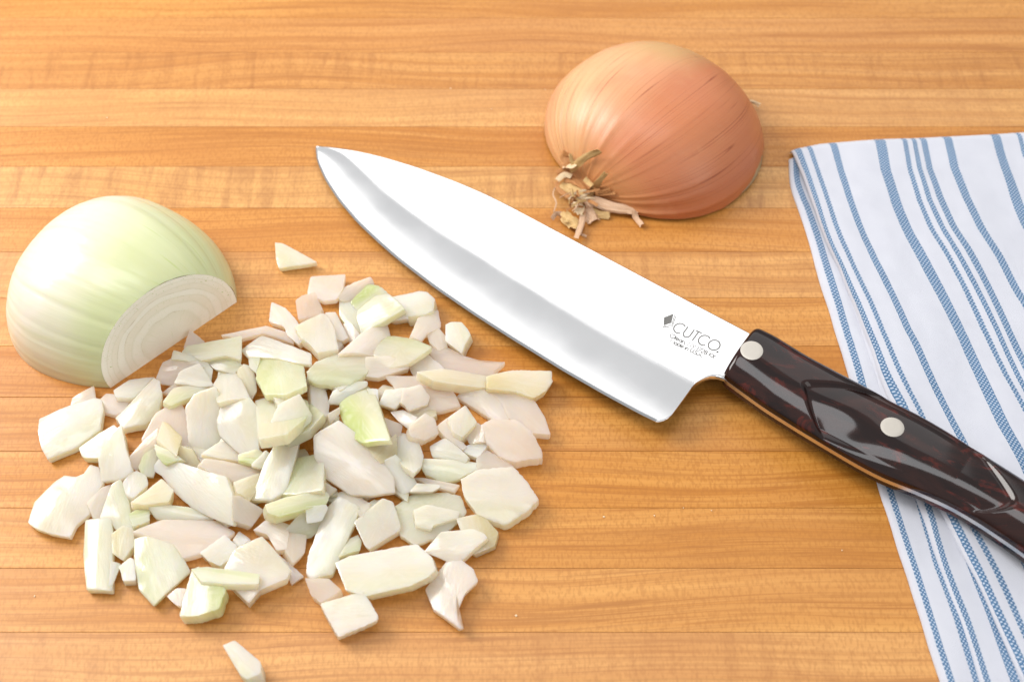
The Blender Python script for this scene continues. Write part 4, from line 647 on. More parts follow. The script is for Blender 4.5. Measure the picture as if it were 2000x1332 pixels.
# handle: two marbled scales on a full tang
def resin():
    w = N('marbled_dark_resin')
    co = w.coord('Object')
    n1 = w.noise(w.map(co, (22, 60, 60)), 1, 5, .6, 1.6)
    n2 = w.noise(w.map(co, (60, 130, 130), loc=(3, 1, 2)), 1, 4, .6, 1.2)
    c = w.mix(w.rng(n1, .40, .66), (.010, .0042, .0036), (.036, .0110, .0075))
    c = w.mix(w.math('MULTIPLY', w.rng(n2, .57, .72), .6), c, (.16, .020, .011))
    w.pr(Base_Color=c, Roughness=.08, Specular_IOR_Level=.38)
    return w.m
RESIN = resin()
UT = smooth_table(HANDLE_UPPER, 70, 5); LT = smooth_table(HANDLE_LOWER, 70, 5)
S0, S1 = 198.4, 326.0
cr1 = smooth_table(sorted([(t, s) for s, t in CREASE[0]]), 40, 6); cr2 = smooth_table(sorted([(t, s) for s, t in CREASE[1]]), 40, 25)
def handle_h(s, t, a, b):
    q = max(-1., min(1., (2*t-(a+b))/(b-a)))
    hmax = 8.6-.8*math.sin((s-198)/128*math.pi)+.9*max(0, (s-285)/40)
    e = 3.0
    # lower flank is a wide slope, upper flank a rounder shoulder
    if q < 0: base = (1-abs(q)**2.0)**.72
    else: base = (1-abs(q)**3.6)**.5
    h = 1.0+(hmax-1.0)*(.30+.70*max(0., base))
    d1 = s-lerp_table(cr1, t); d2 = lerp_table(cr2, t)-s
    dip = 0
    if d1 > 0 and d2 > 0:
        sm1 = min(1, d1/3.2); sm2 = min(1, d2/3.5)
        dip = (1.5+.9*max(0, -q+.2))*sm1*sm1*(3-2*sm1)*math.exp(-d1/(17-7*max(0, min(1, -q+.2))))+1.4*sm2*sm2*(3-2*sm2)*math.exp(-d2/15)
        dip += .35*(1-math.exp(-min(d1, d2)/3))
        dip += 1.1*math.exp(-((s-244)/11)**2-((t+12.5)/6)**2)*sm1
    # front flank ramps towards the blade
    f = max(0., 1-(s-S0)/34); dip += 1.5*f*max(0, -q)**1.3*(s-S0)/14*math.exp(-(s-S0)/14)
    h -= dip*min(1, (1-abs(q))*4+.05)
    fr = min(1, (s-S0)/2.2); h = 1.0+(h-1.0)*(math.sqrt(max(0, 1-(1-fr)**2))*.55+.45)
    bk = min(1, (S1-s)/9); h = 1.0+(h-1.0)*math.sqrt(max(0.0, 1-(1-bk)**2))
    return max(h, 1.02)
def handle_bounds(s):
    a, b = lerp_table(LT, s), lerp_table(UT, s)
    fr = min(1, (s-S0)/3.2); k = (1-math.sqrt(max(0, 1-(1-fr)**2)))*1.8
    bk = min(1, (S1-s)/9); m_ = (1-math.sqrt(max(0., 1-(1-bk)**2)))*(b-a)*.42
    return a+k*.7+m_, b-k-m_
hs_ = [S0+x for x in (0, .15, .4, .8, 1.3, 2, 2.8, 3.8)]
while hs_[-1] < S1-9.5: hs_.append(hs_[-1]+.45)
hs_ += [S1-9+9*(1-math.cos(i/10*math.pi/2)) for i in range(0)]+[S1-9+x for x in (0, 2, 4, 5.5, 6.8, 7.8, 8.5, 8.9, 9)]
qn = 84
def scale_mesh(sgn):
    vs = []
    for s in hs_:
        a, b = handle_bounds(s)
        for i in range(qn+1):
            q = -math.cos(math.pi*i/qn)
            t = (a+b)/2+(b-a)/2*q
            vs.append((s*MM, t*MM, sgn*handle_h(s, t, a, b)*MM))
    nn = len(vs); W_ = qn+1
    for s in hs_:
        a, b = handle_bounds(s)
        for i in range(qn+1):
            q = -math.cos(math.pi*i/qn)
            vs.append((s*MM, ((a+b)/2+(b-a)/2*q)*MM, sgn*.95*MM))
    fs = []
    for j in range(len(hs_)-1):
        for i in range(qn):
            p = j*W_+i
            fs.append((p, p+1, p+W_+1, p+W_)); fs.append((nn+p, nn+p+W_, nn+p+W_+1, nn+p+1))
        for i in (0, qn):
            p = j*W_+i; fs.append((p, p+W_, nn+p+W_, nn+p))
    for j in (0, len(hs_)-1):
        for i in range(qn):
            p = j*W_+i; fs.append((p, p+1, nn+p+1, nn+p))
    me = mesh('handle_scale', vs, fs, True); recalc(me)
    me.polygons.foreach_set('use_smooth', [True]*len(me.polygons)); me.set_sharp_from_angle(angle=math.radians(38))
    return me
link('handle_scale', scale_mesh(1), RESIN, knife)
link('handle_scale', scale_mesh(-1), RESIN, knife)
vs, W_ = [], len(hs_)
for h in (.97, -.97):
    for s in hs_[3:-3]:
        a, b = handle_bounds(s); vs += [(s*MM, (a-.06)*MM, h*MM), (s*MM, (b+.06)*MM, h*MM)]
k = len(vs)//2; fs = []
for i in range(0, k-2, 2):
    fs += [(i, i+1, i+3, i+2), (k+i, k+i+2, k+i+3, k+i+1), (i, i+2, k+i+2, k+i), (i+1, k+i+1, k+i+3, i+3)]
fs += [(0, k, k+1, 1), (k-2, k-1, 2*k-1, 2*k-2)]
me = mesh('tang', vs, fs, False); recalc(me)
tg = N('tang_steel'); tg.pr(Base_Color=(.72, .70, .68, 1), Metallic=1., Roughness=.28)
link('tang', me, tg.m, knife)
rv = N('nickel_rivet'); nz = rv.noise(rv.map(rv.coord('Object'), (500, 500, 500)), 1, 3)
rv.pr(Base_Color=(.56, .52, .46, 1), Metallic=1., Roughness=.46, Normal=rv.bump(nz, .08, .0001)); RIV = rv.m
for s, t in RIVETS:
    a, b = handle_bounds(s); vs = []
    rings = [(0, .10), (2.5, .09), (3.7, .06), (4.0, .0), (4.08, -.5)]
    e = .5
    g_s = (handle_h(s+2, t, a, b)-handle_h(s-2, t, a, b))/4; g_t = (handle_h(s, t+2, a, b)-handle_h(s, t-2, a, b))/4
    h0 = max(handle_h(s+3.6*math.cos(w), t+3.6*math.sin(w), *handle_bounds(s+3.6*math.cos(w)))-(g_s*3.6*math.cos(w)+g_t*3.6*math.sin(w)) for w in [i*.5236 for i in range(12)])
    n = 40; fs = []
    for r, dz in rings:
        for i in range(n):
            x, y = r*math.cos(2*math.pi*i/n), r*math.sin(2*math.pi*i/n)
            vs.append(((s+x)*MM, (t+y)*MM, (h0+g_s*x+g_t*y+dz+(-3 if dz < -.4 else 0))*MM))
    for q in range(len(rings)-1):
        for i in range(n): fs.append((q*n+i, q*n+(i+1) % n, (q+1)*n+(i+1) % n, (q+1)*n+i))
    me = mesh('rivet', vs, fs, True); recalc(me); me.polygons.foreach_set('use_smooth', [True]*len(me.polygons)); me.set_sharp_from_angle(angle=math.radians(40))
    link('rivet', me, RIV, knife)

# ------------------------------------------------------------------ onion flesh
def flesh_material(name, rad=.0050):
    """wet translucent flesh; its own mottling and green rims sit in the mesh colour 'flesh_tone'"""
    w = N(name)
    c = w.attr('flesh_tone', 'GEOMETRY', 'Color')
    h = w.noise(w.map(w.n('UVMap').outputs[0], (.35, 1.5, 1)), 1, 2, .6)
    w.pr(Base_Color=c, Roughness=.22, Specular_IOR_Level=.6, Coat_Weight=.7, Coat_Roughness=.07, Subsurface_Weight=1.0, Subsurface_Radius=(1.0, .80, .55), Subsurface_Scale=rad,
         Alpha=w.math('SUBTRACT', 1.0, w.attr('clear')), Normal=w.bump(h, .24, .0006))
    tr = w.n('BsdfTranslucent'); w.set(tr.inputs['Color'], w.mix(1.0, c, (1.0, .93, .80), 'MULTIPLY'))
    mx = w.n('MixShader'); w.set(mx.inputs[0], .34); w.t.links.new(w.p.outputs[0], mx.inputs[1]); w.t.links.new(tr.outputs[0], mx.inputs[2])
    w.t.links.new(mx.outputs[0], w.t.nodes['Material Output'].inputs['Surface'])
    return w.m
FLESH = flesh_material('raw_onion_flesh')

TINTS = {'w': ((.88, .865, .79), (.76, .79, .54), .40, .20), 'p': ((.92, .855, .78), (.86, .79, .67), .30, .34), 'g': ((.83, .84, .69), (.68, .74, .44), .60, .24),
         'G': ((.81, .83, .61), (.58, .67, .26), .80, .16), 'y': ((.86, .815, .64), (.76, .66, .34), .60, .18)}
def paint(me, cols):
    at = me.color_attributes.new('flesh_tone', 'FLOAT_COLOR', 'POINT')
    at.data.foreach_set('color', [x for c in cols for x in (*c, 1.)])

def chaikin(p, k=.14):
    out = []
    n = len(p)
    for i in range(n):
        a, b = p[i], p[(i+1) % n]
        out += [a.lerp(b, k), a.lerp(b, 1-k)]
    return out

def onion_piece(name, col, th, bulge, nrm, pts, label, rnd, group):
    top = [V(p) for p in pts]; nrm = Vector(nrm); th *= MM; bulge *= MM
    c = sum(top, Vector())/len(top)
    ex = (Vector((1, 0, 0))-nrm*nrm.x).normalized(); ey = nrm.cross(ex)
    P2 = [Vector(((p-c).dot(ex), (p-c).dot(ey))) for p in top]
    # area centroid star-kernel guess: plain mean; long axis by covariance
    sxx = sum(p.x*p.x for p in P2); syy = sum(p.y*p.y for p in P2); sxy = sum(p.x*p.y for p in P2)
    ang = .5*math.atan2(2*sxy, sxx-syy)+rnd.uniform(-.25, .25)
    ca, sa = math.cos(ang), math.sin(ang)
    P2 = chaikin(P2, rnd.uniform(.012, .04))
    # even resample with ragged cuts
    per = sum((P2[i]-P2[(i+1) % len(P2)]).length for i in range(len(P2)))
    m = max(36, min(110, int(per/.00075)))
    res, step = [], per/m
    i, acc = 0, 0.0
    for k in range(m):
        d = k*step
        while True:
            a, b = P2[i % len(P2)], P2[(i+1) % len(P2)]; L = (b-a).length
            if acc+L >= d or i > len(P2)*2: break
            acc += L; i += 1
        res.append(a.lerp(b, max(0, min(1, (d-acc)/max(L, 1e-9)))))
    rag = rnd.choice((.06, .10, .16, .30))*MM; sd = rnd.uniform(0, 99)
    res = [p*(1+ (noise.noise(Vector((p.x*900+sd, p.y*900, sd)))*rag+noise.noise(Vector((p.x*2600+sd, p.y*2600, sd)))*rag*.6)/max(p.length, .002)) for p in res]
    wmax = max(abs(-p.x*sa+p.y*ca) for p in res); lmax = max(abs(p.x*ca+p.y*sa) for p in res)
    tw = rnd.uniform(-.5, .5)*bulge
    def curve(p):
        a_, b_ = (p.x*ca+p.y*sa)/lmax, (-p.x*sa+p.y*ca)/wmax
        wob = noise.noise(Vector((p.x*160+sd, p.y*160, sd)))*.00028+noise.noise(Vector((a_*.8+sd, b_*wmax*900, sd)))*.00008
        return bulge*(.62-b_*b_)-bulge*.35*a_*a_+tw*a_*b_+wob
    rings = [(1.0, 'u', .19), (.990, 'u', .245), (.93, 'u', .25), (.84, 'u', .25), (.72, 'u', .25), (.58, 'u', .25), (.42, 'u', .25), (.22, 'u', .25)]
    verts, uvs = [], []
    o0 = c-nrm*th
    slant = Vector((rnd.uniform(-.22, .22), rnd.uniform(-.22, .22)))*th
    t, gt, gr, cl = TINTS[col]
    jj = rnd.uniform(.95, 1.04); gk = gr*rnd.uniform(.3, 1.25); cols = []; dir_ = rnd.choice((-1, 1))
    def tone(p, side):
        a_, b_ = p.x*ca+p.y*sa, -p.x*sa+p.y*ca
        q = Vector((a_*90+sd, b_*130, sd)); big = noise.noise(q)
        ln = noise.noise(Vector((a_*60+sd, b_*2300, sd*2)))
        k = Vector(t)*jj
        k = k.lerp(Vector((.74, .61, .46)), max(0, min(.32, .16+.35*big)))
        e = max(0, min(1, (dir_*b_/wmax+.15+.5*big)*1.4))
        k = k.lerp(Vector(gt), e*gk)
        k = k.lerp(Vector((.95, .94, .88)), max(0, min(.30, .06+.36*ln)))
        if side: k = k.lerp(Vector((.86, .84, .74)), .30)
        return tuple(k)
    def put(p, h, side):
        cols.append(tone(p, side))
        q = c+ex*p.x+ey*p.y+nrm*h
        verts.append(q-o0)
        uvs.append(((p.x*ca+p.y*sa)*1000, ((-p.x*sa+p.y*ca)+wmax)*1000+h*1000))
    sink = .25*MM
    for f, _, lift in rings:
        for p in res: put(p*f, curve(p*f)-sink+lift*MM, False)
    put(Vector((0, 0)), curve(Vector((0, 0))), False); ctop = len(verts)-1
    nb = len(verts)
    for f, hh in ((.995, .5), (.97, .93), (.93, 1.0), (.55, 1.0)):
        for p in res: put(p*f+slant*hh, curve(p*f)*(1-.25*hh)-sink-th*hh, True)
    put(slant, curve(Vector((0, 0)))*.75-th, False); cbot = len(verts)-1
    fs = []
    nr = len(rings)
    for r in range(nr-1):
        for k in range(m):
            k2 = (k+1) % m; fs.append((r*m+k, r*m+k2, (r+1)*m+k2, (r+1)*m+k))
    for k in range(m):
        k2 = (k+1) % m
        fs.append(((nr-1)*m+k, (nr-1)*m+k2, ctop))
        fs.append((k2, k, nb+k, nb+k2))
        for r in range(3): fs.append((nb+r*m+k2, nb+r*m+k, nb+(r+1)*m+k, nb+(r+1)*m+k2))
        fs.append((nb+3*m+k2, nb+3*m+k, cbot))
    low = min(v.z+o0.z for v in verts)
    if low < .00005: o0 = o0+Vector((0, 0, .00005-low))
    me = mesh(name, verts, fs, True, None, uvs); recalc(me)
    me.polygons.foreach_set('use_smooth', [True]*len(me.polygons)); me.set_sharp_from_angle(angle=math.radians(34))
    o = link(name, me, FLESH, None, o0)
    paint(me, cols); o['clear'] = cl*rnd.uniform(.4, 1.5)
    tag(o, label, 'onion piece', group)
    return o
rnd = random.Random(11)
for col, th, bul, nrm, pts, lab in ONION_PIECES:
    onion_piece('onion_piece', col, th, bul, nrm, pts, lab, rnd, 'chopped onion pieces on the board')

# ------------------------------------------------------------------ peeled onion half with its end cut off
def super_r(t, L1, L2, R, e1, e2):
    e, L = (e1, L1) if t < 0 else (e2, L2)
    x = min(1., abs(t)/L); return R*(1-x**e)**(1/e)
def dome_mesh(fit, na, nt, zmin=0., disp=None, inset=0., floor=None):
    cx, cy, ang, L1, L2, R, e1, e2, hz = fit[:9]
    L1 -= inset; L2 -= inset; R -= inset
    n_ = Vector((math.cos(ang), math.sin(ang), 0)); m_ = Vector((-n_.y, n_.x, 0)); C = Vector((cx, cy, 0))
    verts, uvs = [], []
    for j in range(nt+1):
        p = -math.cos(math.pi*j/nt)
        t = p*(L1 if p < 0 else L2)
        r = super_r(t, L1, L2, R, e1, e2)
        for i in range(na+1):
            a = math.pi*i/na
            if floor:
                lo = floor(t, 0 if i < na/2 else 1)
                s0 = math.asin(min(.9, max(0, lo/max(r*hz, 1e-5)))); a = s0+(math.pi-2*s0)*i/na if r > .002 else a
            d = disp(t, a, r) if disp else 0
            rr = max(r+d, 0)
            verts.append(C+n_*t+m_*rr*math.cos(a)+Vector((0, 0, max(rr*hz*math.sin(a), 0)+zmin)))
            uvs.append((a/math.pi, (t+L1)/(L1+L2)))
    W_ = na+1
    fs = [(j*W_+i, j*W_+i+1, (j+1)*W_+i+1, (j+1)*W_+i) for j in range(nt) for i in range(na)]
    return verts, fs, uvs

def peel_material():
    w = N('peeled_onion_skin')
    uv = w.n('UVMap').outputs[0]; co = w.coord('Object')
    u, v, _ = w.sep(uv)
    st = w.noise(w.map(uv, (38, 1.6, 1)), 1, 3, .55, .15)
    blot = w.noise(w.map(co, (26, 26, 26)), 1, 3, .5)
    # green blush belongs to the shoulder of the bulb next to the cut
    gz = w.math('MULTIPLY', w.rng(w.math('ADD', v, w.math('MULTIPLY', w.math('SUBTRACT', blot, .5), .45)), .30, .62), .85)
    c = w.mix(gz, (.70, .65, .545), (.53, .57, .29))
    c = w.mix(w.math('MULTIPLY', w.rng(st, .5, .72), .22), c, (.48, .54, .25))
    gv = w.math('MULTIPLY', w.math('MULTIPLY', w.rng(w.noise(w.map(uv, (95, 3.0, 1)), 1, 1), .66, .78), w.rng(v, .50, .68)), .55)
    c = w.mix(gv, c, (.34, .46, .08))
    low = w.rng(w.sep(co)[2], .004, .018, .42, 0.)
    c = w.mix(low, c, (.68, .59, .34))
    h = w.math('ADD', w.math('MULTIPLY', st, .8), w.math('MULTIPLY', blot, .6))
    w.pr(Base_Color=c, Roughness=.27, Specular_IOR_Level=.5, Coat_Weight=.15, Coat_Roughness=.15, Subsurface_Weight=.6, Subsurface_Radius=(1, .8, .45), Subsurface_Scale=.003, Normal=w.bump(h, .22, .0008))
    return w.m
FL = ONION_FIT_LEFT
pa, pb = V(CUT_CHORD[0]), V(CUT_CHORD[1]); PM = (pa+pb)/2
cm = (pb-pa).normalized(); cn0 = Vector((cm.y, -cm.x, 0)); tau = FL[9]
CN = cn0*math.cos(tau)+Vector((0, 0, 1))*math.sin(tau); CU = Vector((0, 0, 1))*math.cos(tau)-cn0*math.sin(tau)
half = bpy.data.objects.new('peeled_onion_half', None); COL.objects.link(half); half.location = (FL[0], FL[1], 0)
tag(half, 'peeled pale green onion half lying cut side down, its near end sliced off', 'onion')
LO = Vector((FL[0], FL[1], 0))
rv_ = random.Random(3)
gro = [(rv_.uniform(0, math.pi), rv_.uniform(.00006, .00020), rv_.uniform(.02, .05)) for _ in range(26)]
def peel_disp(t, a, r):
    d = 0
    for a0, dp, wd in gro:
        x = (a-a0-.25*(t/FL[3])*.2)/wd
        if abs(x) < 3: d -= dp*math.exp(-x*x)*(1 if x > 0 else .6)
    return d*min(1, r/.02)+noise.noise(Vector((t*30, a*1.6, 2)))*.0006
vs, fs, uvs = dome_mesh(FL, 160, 90, .0, peel_disp)
me = mesh('outer_layer', [v-LO for v in vs], fs, True, None, uvs)
bm = bmesh.new(); bm.from_mesh(me)
bmesh.ops.bisect_plane(bm, geom=bm.verts[:]+bm.edges[:]+bm.faces[:], plane_co=PM-LO, plane_no=CN, clear_outer=True)
bmesh.ops.recalc_face_normals(bm, faces=bm.faces); bm.to_mesh(me); bm.free()
me.polygons.foreach_set('use_smooth', [True]*len(me.polygons))
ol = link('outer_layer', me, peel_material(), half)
# rings on the sliced face
def in_fit(p):
    q = p-Vector((FL[0], FL[1], 0)); n_ = Vector((math.cos(FL[2]), math.sin(FL[2]), 0)); m_ = Vector((-n_.y, n_.x, 0))
    t = q.dot(n_); rho = math.hypot(q.dot(m_), q.z/FL[8]); e, L = (FL[6], FL[3]) if t < 0 else (FL[7], FL[4])
    return ((abs(t)/L)**e+(rho/FL[5])**e)**(1/e)
best = min(((in_fit(PM+cm*(k*.0005)), k) for k in range(-60, 61)))
RC = PM+cm*(best[1]*.0005)
def ring_pt(a, s):
    d = cm*math.cos(a)+CU*math.sin(a); lo, hi = 0., .08
    if in_fit(RC) >= s: return None
    for _ in range(26):
        md = (lo+hi)/2
        if in_fit(RC+d*md) < s: lo = md
        else: hi = md
    return RC+d*lo
s_in = in_fit(RC)
def cut_material():
    w = N('cut_onion_layers')
    uv = w.n('UVMap').outputs[0]; co = w.coord('Object'); seed = w.attr('seed')
    u, v, _ = w.sep(uv)
    sv = w.comb(u, v, seed)
    fib = w.noise(w.map(co, (300, 300, 300)), 1, 3, .65)
    c = w.mix(fib, w.mix(w.attr('tone'), (.84, .78, .62), (.91, .87, .74)), w.mix(w.attr('tone'), (.88, .83, .70), (.94, .92, .82)))
    spot = w.math('MULTIPLY', w.rng(w.noise(w.map(sv, (60, 2.2, 7)), 1, 1), .66, .74), w.attr('green'))
    rim = w.rng(w.math('ABSOLUTE', w.math('SUBTRACT', v, .5)), .30, .5, 0., .22)
    c = w.mix(rim, c, (.64, .62, .42))
    c = w.mix(spot, c, (.42, .52, .12))
    w.pr(Base_Color=c, Roughness=.30, Specular_IOR_Level=.5, Normal=w.bump(fib, .25, .0004))
    return w.m
CUTM = cut_material()
lev = [1.0, .945, .905, .865, .83, .79, .755, .72]
lev = [s_in+(1-s_in)*f for f in (1.0, .875, .75, .625, .49, .34, .17)]
na = 90
for k in range(len(lev)):
    so = lev[k]-.0; si = lev[k+1] if k+1 < len(lev) else s_in-.01
    dep = rv_.uniform(-.035, .02)*MM if k else 0.
    vs, uvs, fs = [], [], []
    prof = [(0, .0), (.03, .0), (.10, .0), (.5, .01), (.90, .0), (.97, .0), (1, .0)]
    for i in range(na+1):
        a = math.pi*i/na
        wv = lambda q: (1-s_in)*.05*noise.noise(Vector((a*2.2, q*40, 4)))*(1 if q < .999 else 0)
        po, pi_ = ring_pt(a, so+wv(so)), ring_pt(a, si+wv(si))
        if po is None: po = RC
        if pi_ is None: pi_ = RC
        jit = noise.noise(Vector((a*5, k*3.1, 1)))*.08*MM if k < len(lev)-1 else 0.
        for f, dz in prof:
            p = po.lerp(pi_, f)
            if p.z < 0: p = Vector((p.x, p.y, 0))
            vs.append(p+CN*(dep+jit+dz*MM)-LO); uvs.append((a, f))
    W_ = len(prof)
    for i in range(na):
        for q in range(W_-1): fs.append((i*W_+q, i*W_+q+1, (i+1)*W_+q+1, (i+1)*W_+q))
    me = mesh('onion_layer', vs, fs, True, 50, uvs); recalc(me)
    o = link('onion_layer', me, CUTM, half); o['seed'] = k*2.3; o['tone'] = (.9, .55, .2, .8, .1, .6, .3, .5)[k]; o['green'] = 1.0 if k < 2 else .25

# ------------------------------------------------------------------ onion half still in its brown skin
FR = ONION_FIT_RIGHT
RO = Vector((FR[0], FR[1], 0))
skin_half = bpy.data.objects.new('unpeeled_onion_half', None); COL.objects.link(skin_half); skin_half.location = RO
tag(skin_half, 'onion half in shiny copper brown skin with dried papery neck, cut side down', 'onion')
pr_ = random.Random(8)
ple = [(pr_.uniform(0, math.pi), pr_.uniform(.0003, .0009), pr_.uniform(.03, .08)) for _ in range(30)]
def skin_disp(t, a, r):
    near = math.exp(-(t+FR[3])/.010)
    d = 0
    for a0, dp, wd in ple:
        x = (a-a0)/wd
        if abs(x) < 3: d += dp*math.exp(-x*x)*(near*1.3+.10)
    d += noise.noise(Vector((a*3, t*25, 5)))*.0005
    return d
def skin_floor(t, side):
    n_ = noise.noise(Vector((t*160, side*7.0, 1)))*.0006
    base = .0010+n_
    if side == 1:      # the flank facing the camera: a torn strip near the far end
        base += .0052*math.exp(-((t-.018)/.011)**2)*(1+.25*noise.noise(Vector((t*500, 2, 2))))
    return base
def skin_material():
    w = N('copper_onion_skin')
    uv = w.n('UVMap').outputs[0]; co = w.coord('Object')
    u, v, _ = w.sep(uv)
    bl = w.noise(w.map(co, (22, 22, 22)), 1, 3, .5, .4)
    bl2 = w.noise(w.map(co, (75, 75, 75)), 1, 3, .6)
    # one flank of the bulb is paler straw, the other a deep copper
    side = w.rng(w.math('ADD', u, w.math('MULTIPLY', w.math('SUBTRACT', bl, .5), .28)), .30, .54)
    c = w.mix(side, (.66, .385, .20), (.54, .190, .078))
    c = w.mix(w.math('MULTIPLY', w.rng(bl, .48, .68), .42), c, (.49, .150, .072))
    fine = w.noise(w.map(uv, (130, 2.2, 1)), 1, 3, .6, .05)
    c = w.mix(w.math('MULTIPLY', w.rng(fine, .50, .68), .20), c, (.44, .120, .04))
    vein = w.noise(w.map(uv, (52, .4, 3)), 1, 1, .4, .03)
    vein = w.math('MULTIPLY', w.rng(w.math('ABSOLUTE', w.math('SUBTRACT', vein, .5)), .0, .014, 1., 0.), w.rng(w.noise(w.map(uv, (14, 1.2, 1)), 1, 2), .36, .55))
    c = w.mix(w.math('MULTIPLY', vein, .80), c, (.27, .055, .018))
    far = w.math('MULTIPLY', w.rng(v, .48, .70), w.rng(w.math('ABSOLUTE', w.math('SUBTRACT', u, .40)), .05, .16, 1., 0.))
    c = w.mix(w.math('MULTIPLY', far, .55), c, (.55, .36, .14))
    neck = w.rng(v, .03, .13, .55, 0.)
    c = w.mix(neck, c, (.60, .30, .11))
    c = w.mix(w.math('MULTIPLY', w.rng(bl2, .60, .72), .14), c, (.70, .38, .18))
    h = w.math('ADD', w.math('MULTIPLY', fine, .7), w.math('MULTIPLY', bl2, .35))
    w.pr(Base_Color=c, Roughness=w.rng(bl2, .3, .7, .34, .46), Specular_IOR_Level=.5, Subsurface_Weight=.12, Subsurface_Radius=(1, .4, .2), Subsurface_Scale=.0015,
         Normal=w.bump(h, .22, .0005))
    return w.m
vs, fs, uvs = dome_mesh(FR, 200, 110, .0, skin_disp, 0., skin_floor)
me = mesh('brown_skin', [v-RO for v in vs], fs, True, None, uvs); recalc(me)
me.polygons.foreach_set('use_smooth', [True]*len(me.polygons))
link('brown_skin', me, skin_material(), skin_half)
vs, fs, uvs = dome_mesh(FR, 90, 50, .0003, lambda t, a, r: -.0016*min(1., math.sin(a)*4), .0004)
me = mesh('flesh', [v-RO for v in vs], fs, True, None, [(a*80, b*60) for a, b in uvs]); recalc(me)
me.polygons.foreach_set('use_smooth', [True]*len(me.polygons))
o = link('flesh', me, flesh_material('inner_onion_flesh'), skin_half)
o['clear'] = 0.
paint(me, [(.74, .62, .40)]*len(me.vertices))

PAPER = {}
for k, (c1, c2) in {'pink': ((.56, .33, .19), (.70, .49, .33)), 'cream': ((.62, .43, .23), (.74, .60, .41)), 'straw': ((.52, .31, .11), (.68, .47, .22)), 'brown': ((.36, .14, .045), (.55, .27, .10))}.items():
    w = N('dry_papery_skin_'+k)
    uv = w.n('UVMap').outputs[0]
    f = w.noise(w.map(uv, (1.2, 9, 1)), 1, 3, .6)
    w.pr(Base_Color=w.mix(w.rng(f, .35, .65), c1, c2), Roughness=.6, Specular_IOR_Level=.3, Normal=w.bump(f, .6, .0004))
    PAPER[k] = w.m
def catmull(p, n):
    q = [p[0]*2-p[1]]+p+[p[-1]*2-p[-2]]; out = []
    for i in range(1, len(q)-2):
        for k in range(n):
            t = k/n; a, b, c, d = q[i-1:i+3]
            out.append(.5*((2*b)+(c-a)*t+(2*a-5*b+4*c-d)*t*t+(3*b-a-3*c+d)*t**3))
    return out+[q[-2]]
rb = random.Random(21)
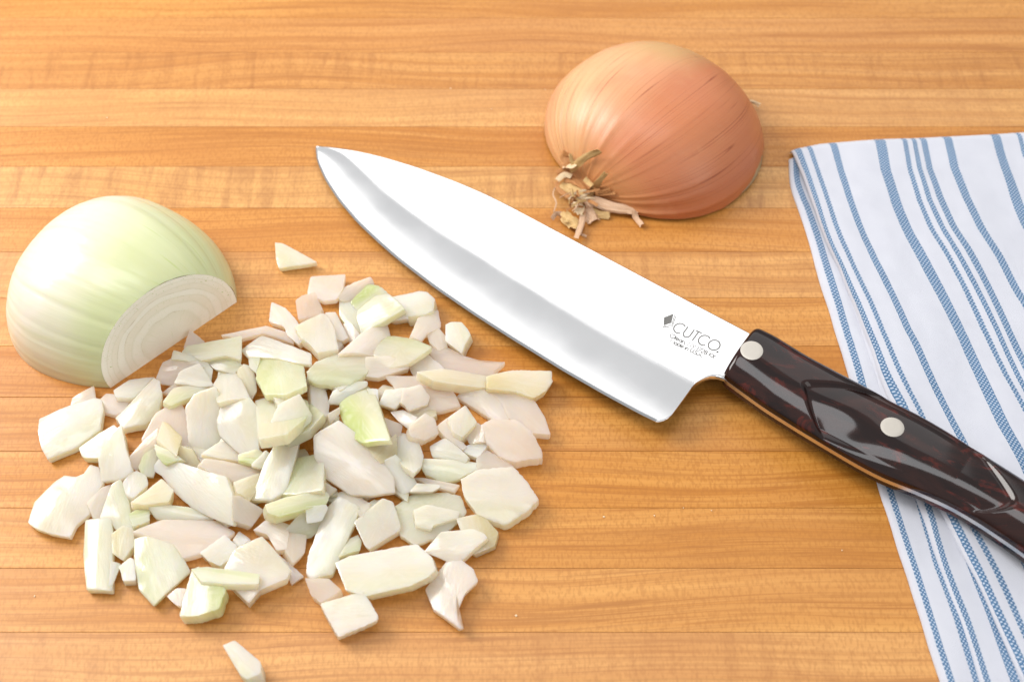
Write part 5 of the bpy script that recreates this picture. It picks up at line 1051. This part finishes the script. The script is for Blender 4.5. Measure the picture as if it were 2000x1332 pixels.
def ribbon(pts, wd, mat, parent, name, origin, face=Vector((0, -.55, .83)), k=8, thick=.00016, curl=.12, taper=.9):
    c = catmull([V(p) for p in pts], k); n = len(c); W_ = 7
    vs, uvs = [], []
    tw0, tw1 = rb.uniform(-.5, .5), rb.uniform(-.8, .8); sd = rb.uniform(0, 50)
    for sg in (0, 1):
        for i, p in enumerate(c):
            tg_ = (c[min(n-1, i+1)]-c[max(0, i-1)]).normalized()
            f = i/(n-1)
            sd_ = tg_.cross(face).normalized(); nn = sd_.cross(tg_).normalized()
            tw = tw0+(tw1-tw0)*f; s2 = sd_*math.cos(tw)+nn*math.sin(tw); n2 = nn*math.cos(tw)-sd_*math.sin(tw)
            ww = wd*MM/2*(taper+(1-taper)*math.sin(math.pi*min(1, f*1.25)))*(1+.25*noise.noise(Vector((f*6, sd, 0))))
            for q in range(W_):
                x = q/(W_-1)*2-1
                end = (rb.uniform(-.5, .5)*wd*.28*MM) if (i == n-1 and sg == 0) else 0
                if sg == 1 and i == n-1: end = ends[q]
                elif i == n-1:
                    if q == 0: ends = []
                    ends.append(end)
                ple_ = noise.noise(Vector((x*2.6+sd, f*2.0, sd)))*wd*.16*MM
                vs.append(p+s2*x*ww+n2*(ple_-curl*x*x*ww)-n2*thick*sg+tg_*end-origin); uvs.append((f*len(pts), x))
    fs = []; B = n*W_
    for i in range(n-1):
        for q in range(W_-1):
            a = i*W_+q; fs.append((a, a+1, a+W_+1, a+W_)); fs.append((B+a, B+a+W_, B+a+W_+1, B+a+1))
        for q in (0, W_-1):
            a = i*W_+q; fs.append((a, a+W_, B+a+W_, B+a))
    for i in (0, n-1):
        for q in range(W_-1):
            a = i*W_+q; fs.append((a, a+1, B+a+1, B+a))
    for j, v in enumerate(vs):
        if v.z+origin.z < .0001: vs[j] = Vector((v.x, v.y, .0001-origin.z))
    me = mesh(name, vs, fs, True, 50, uvs); recalc(me); me.polygons.foreach_set('use_smooth', [True]*len(me.polygons))
    return link(name, me, mat, parent)
neck = bpy.data.objects.new('dried_neck', None); COL.objects.link(neck); neck.parent = skin_half
for pts, wd, kind in NECK_RIBBONS:
    ribbon(pts, wd*1.15, PAPER[kind], neck, 'papery_shred', RO)
nb = V((27, 69, 6))
for k in range(26):       # fine fibres and flakes around the neck
    a = rb.uniform(-2.9, .5); L = rb.uniform(3, 9); el = rb.uniform(-.3, .5)
    p0 = Vector((27+rb.uniform(-4.5, 3.5), 66+rb.uniform(-4, 4.5), rb.uniform(3, 7)))
    dv = Vector((math.cos(a)*L, math.sin(a)*L*.8, el*L))
    pts = [tuple(p0), tuple(p0+dv*.5+Vector((rb.uniform(-1, 1), rb.uniform(-1, 1), rb.uniform(0, 1.5)))), tuple(p0+dv+Vector((0, 0, rb.uniform(-2, 1))))]
    ribbon(pts, rb.choice((.35, .5, .8, 1.3)), PAPER[rb.choice(('straw', 'brown', 'pink', 'cream', 'brown'))], neck, 'papery_shred', RO, k=5)
for pts in ROOT_HAIRS:
    ribbon(pts, .8, PAPER['cream'], skin_half, 'root_hair', RO)

# ------------------------------------------------------------------ crumbs left on the board
cr = random.Random(4)
CRM = N('dry_crumb'); CRM.pr(Base_Color=(.74, .58, .38, 1), Roughness=.6); CRM = CRM.m
for x, y, lab in CRUMBS:
    bm = bmesh.new(); bmesh.ops.create_icosphere(bm, subdivisions=2, radius=.33*MM)
    sc = Vector((cr.uniform(.5, 1.3), cr.uniform(.5, 1.1), .5))
    for v in bm.verts: v.co = Vector((v.co.x*sc.x, v.co.y*sc.y, v.co.z*sc.z))*(1+.5*noise.noise(v.co*2500+Vector((x, y, 0))))
    me = bpy.data.meshes.new('onion_crumb'); bm.to_mesh(me); bm.free()
    o = link('onion_crumb', me, CRM, None, (x*MM, y*MM, .00022))
    tag(o, lab, 'crumb', 'tiny crumbs scattered on the board')
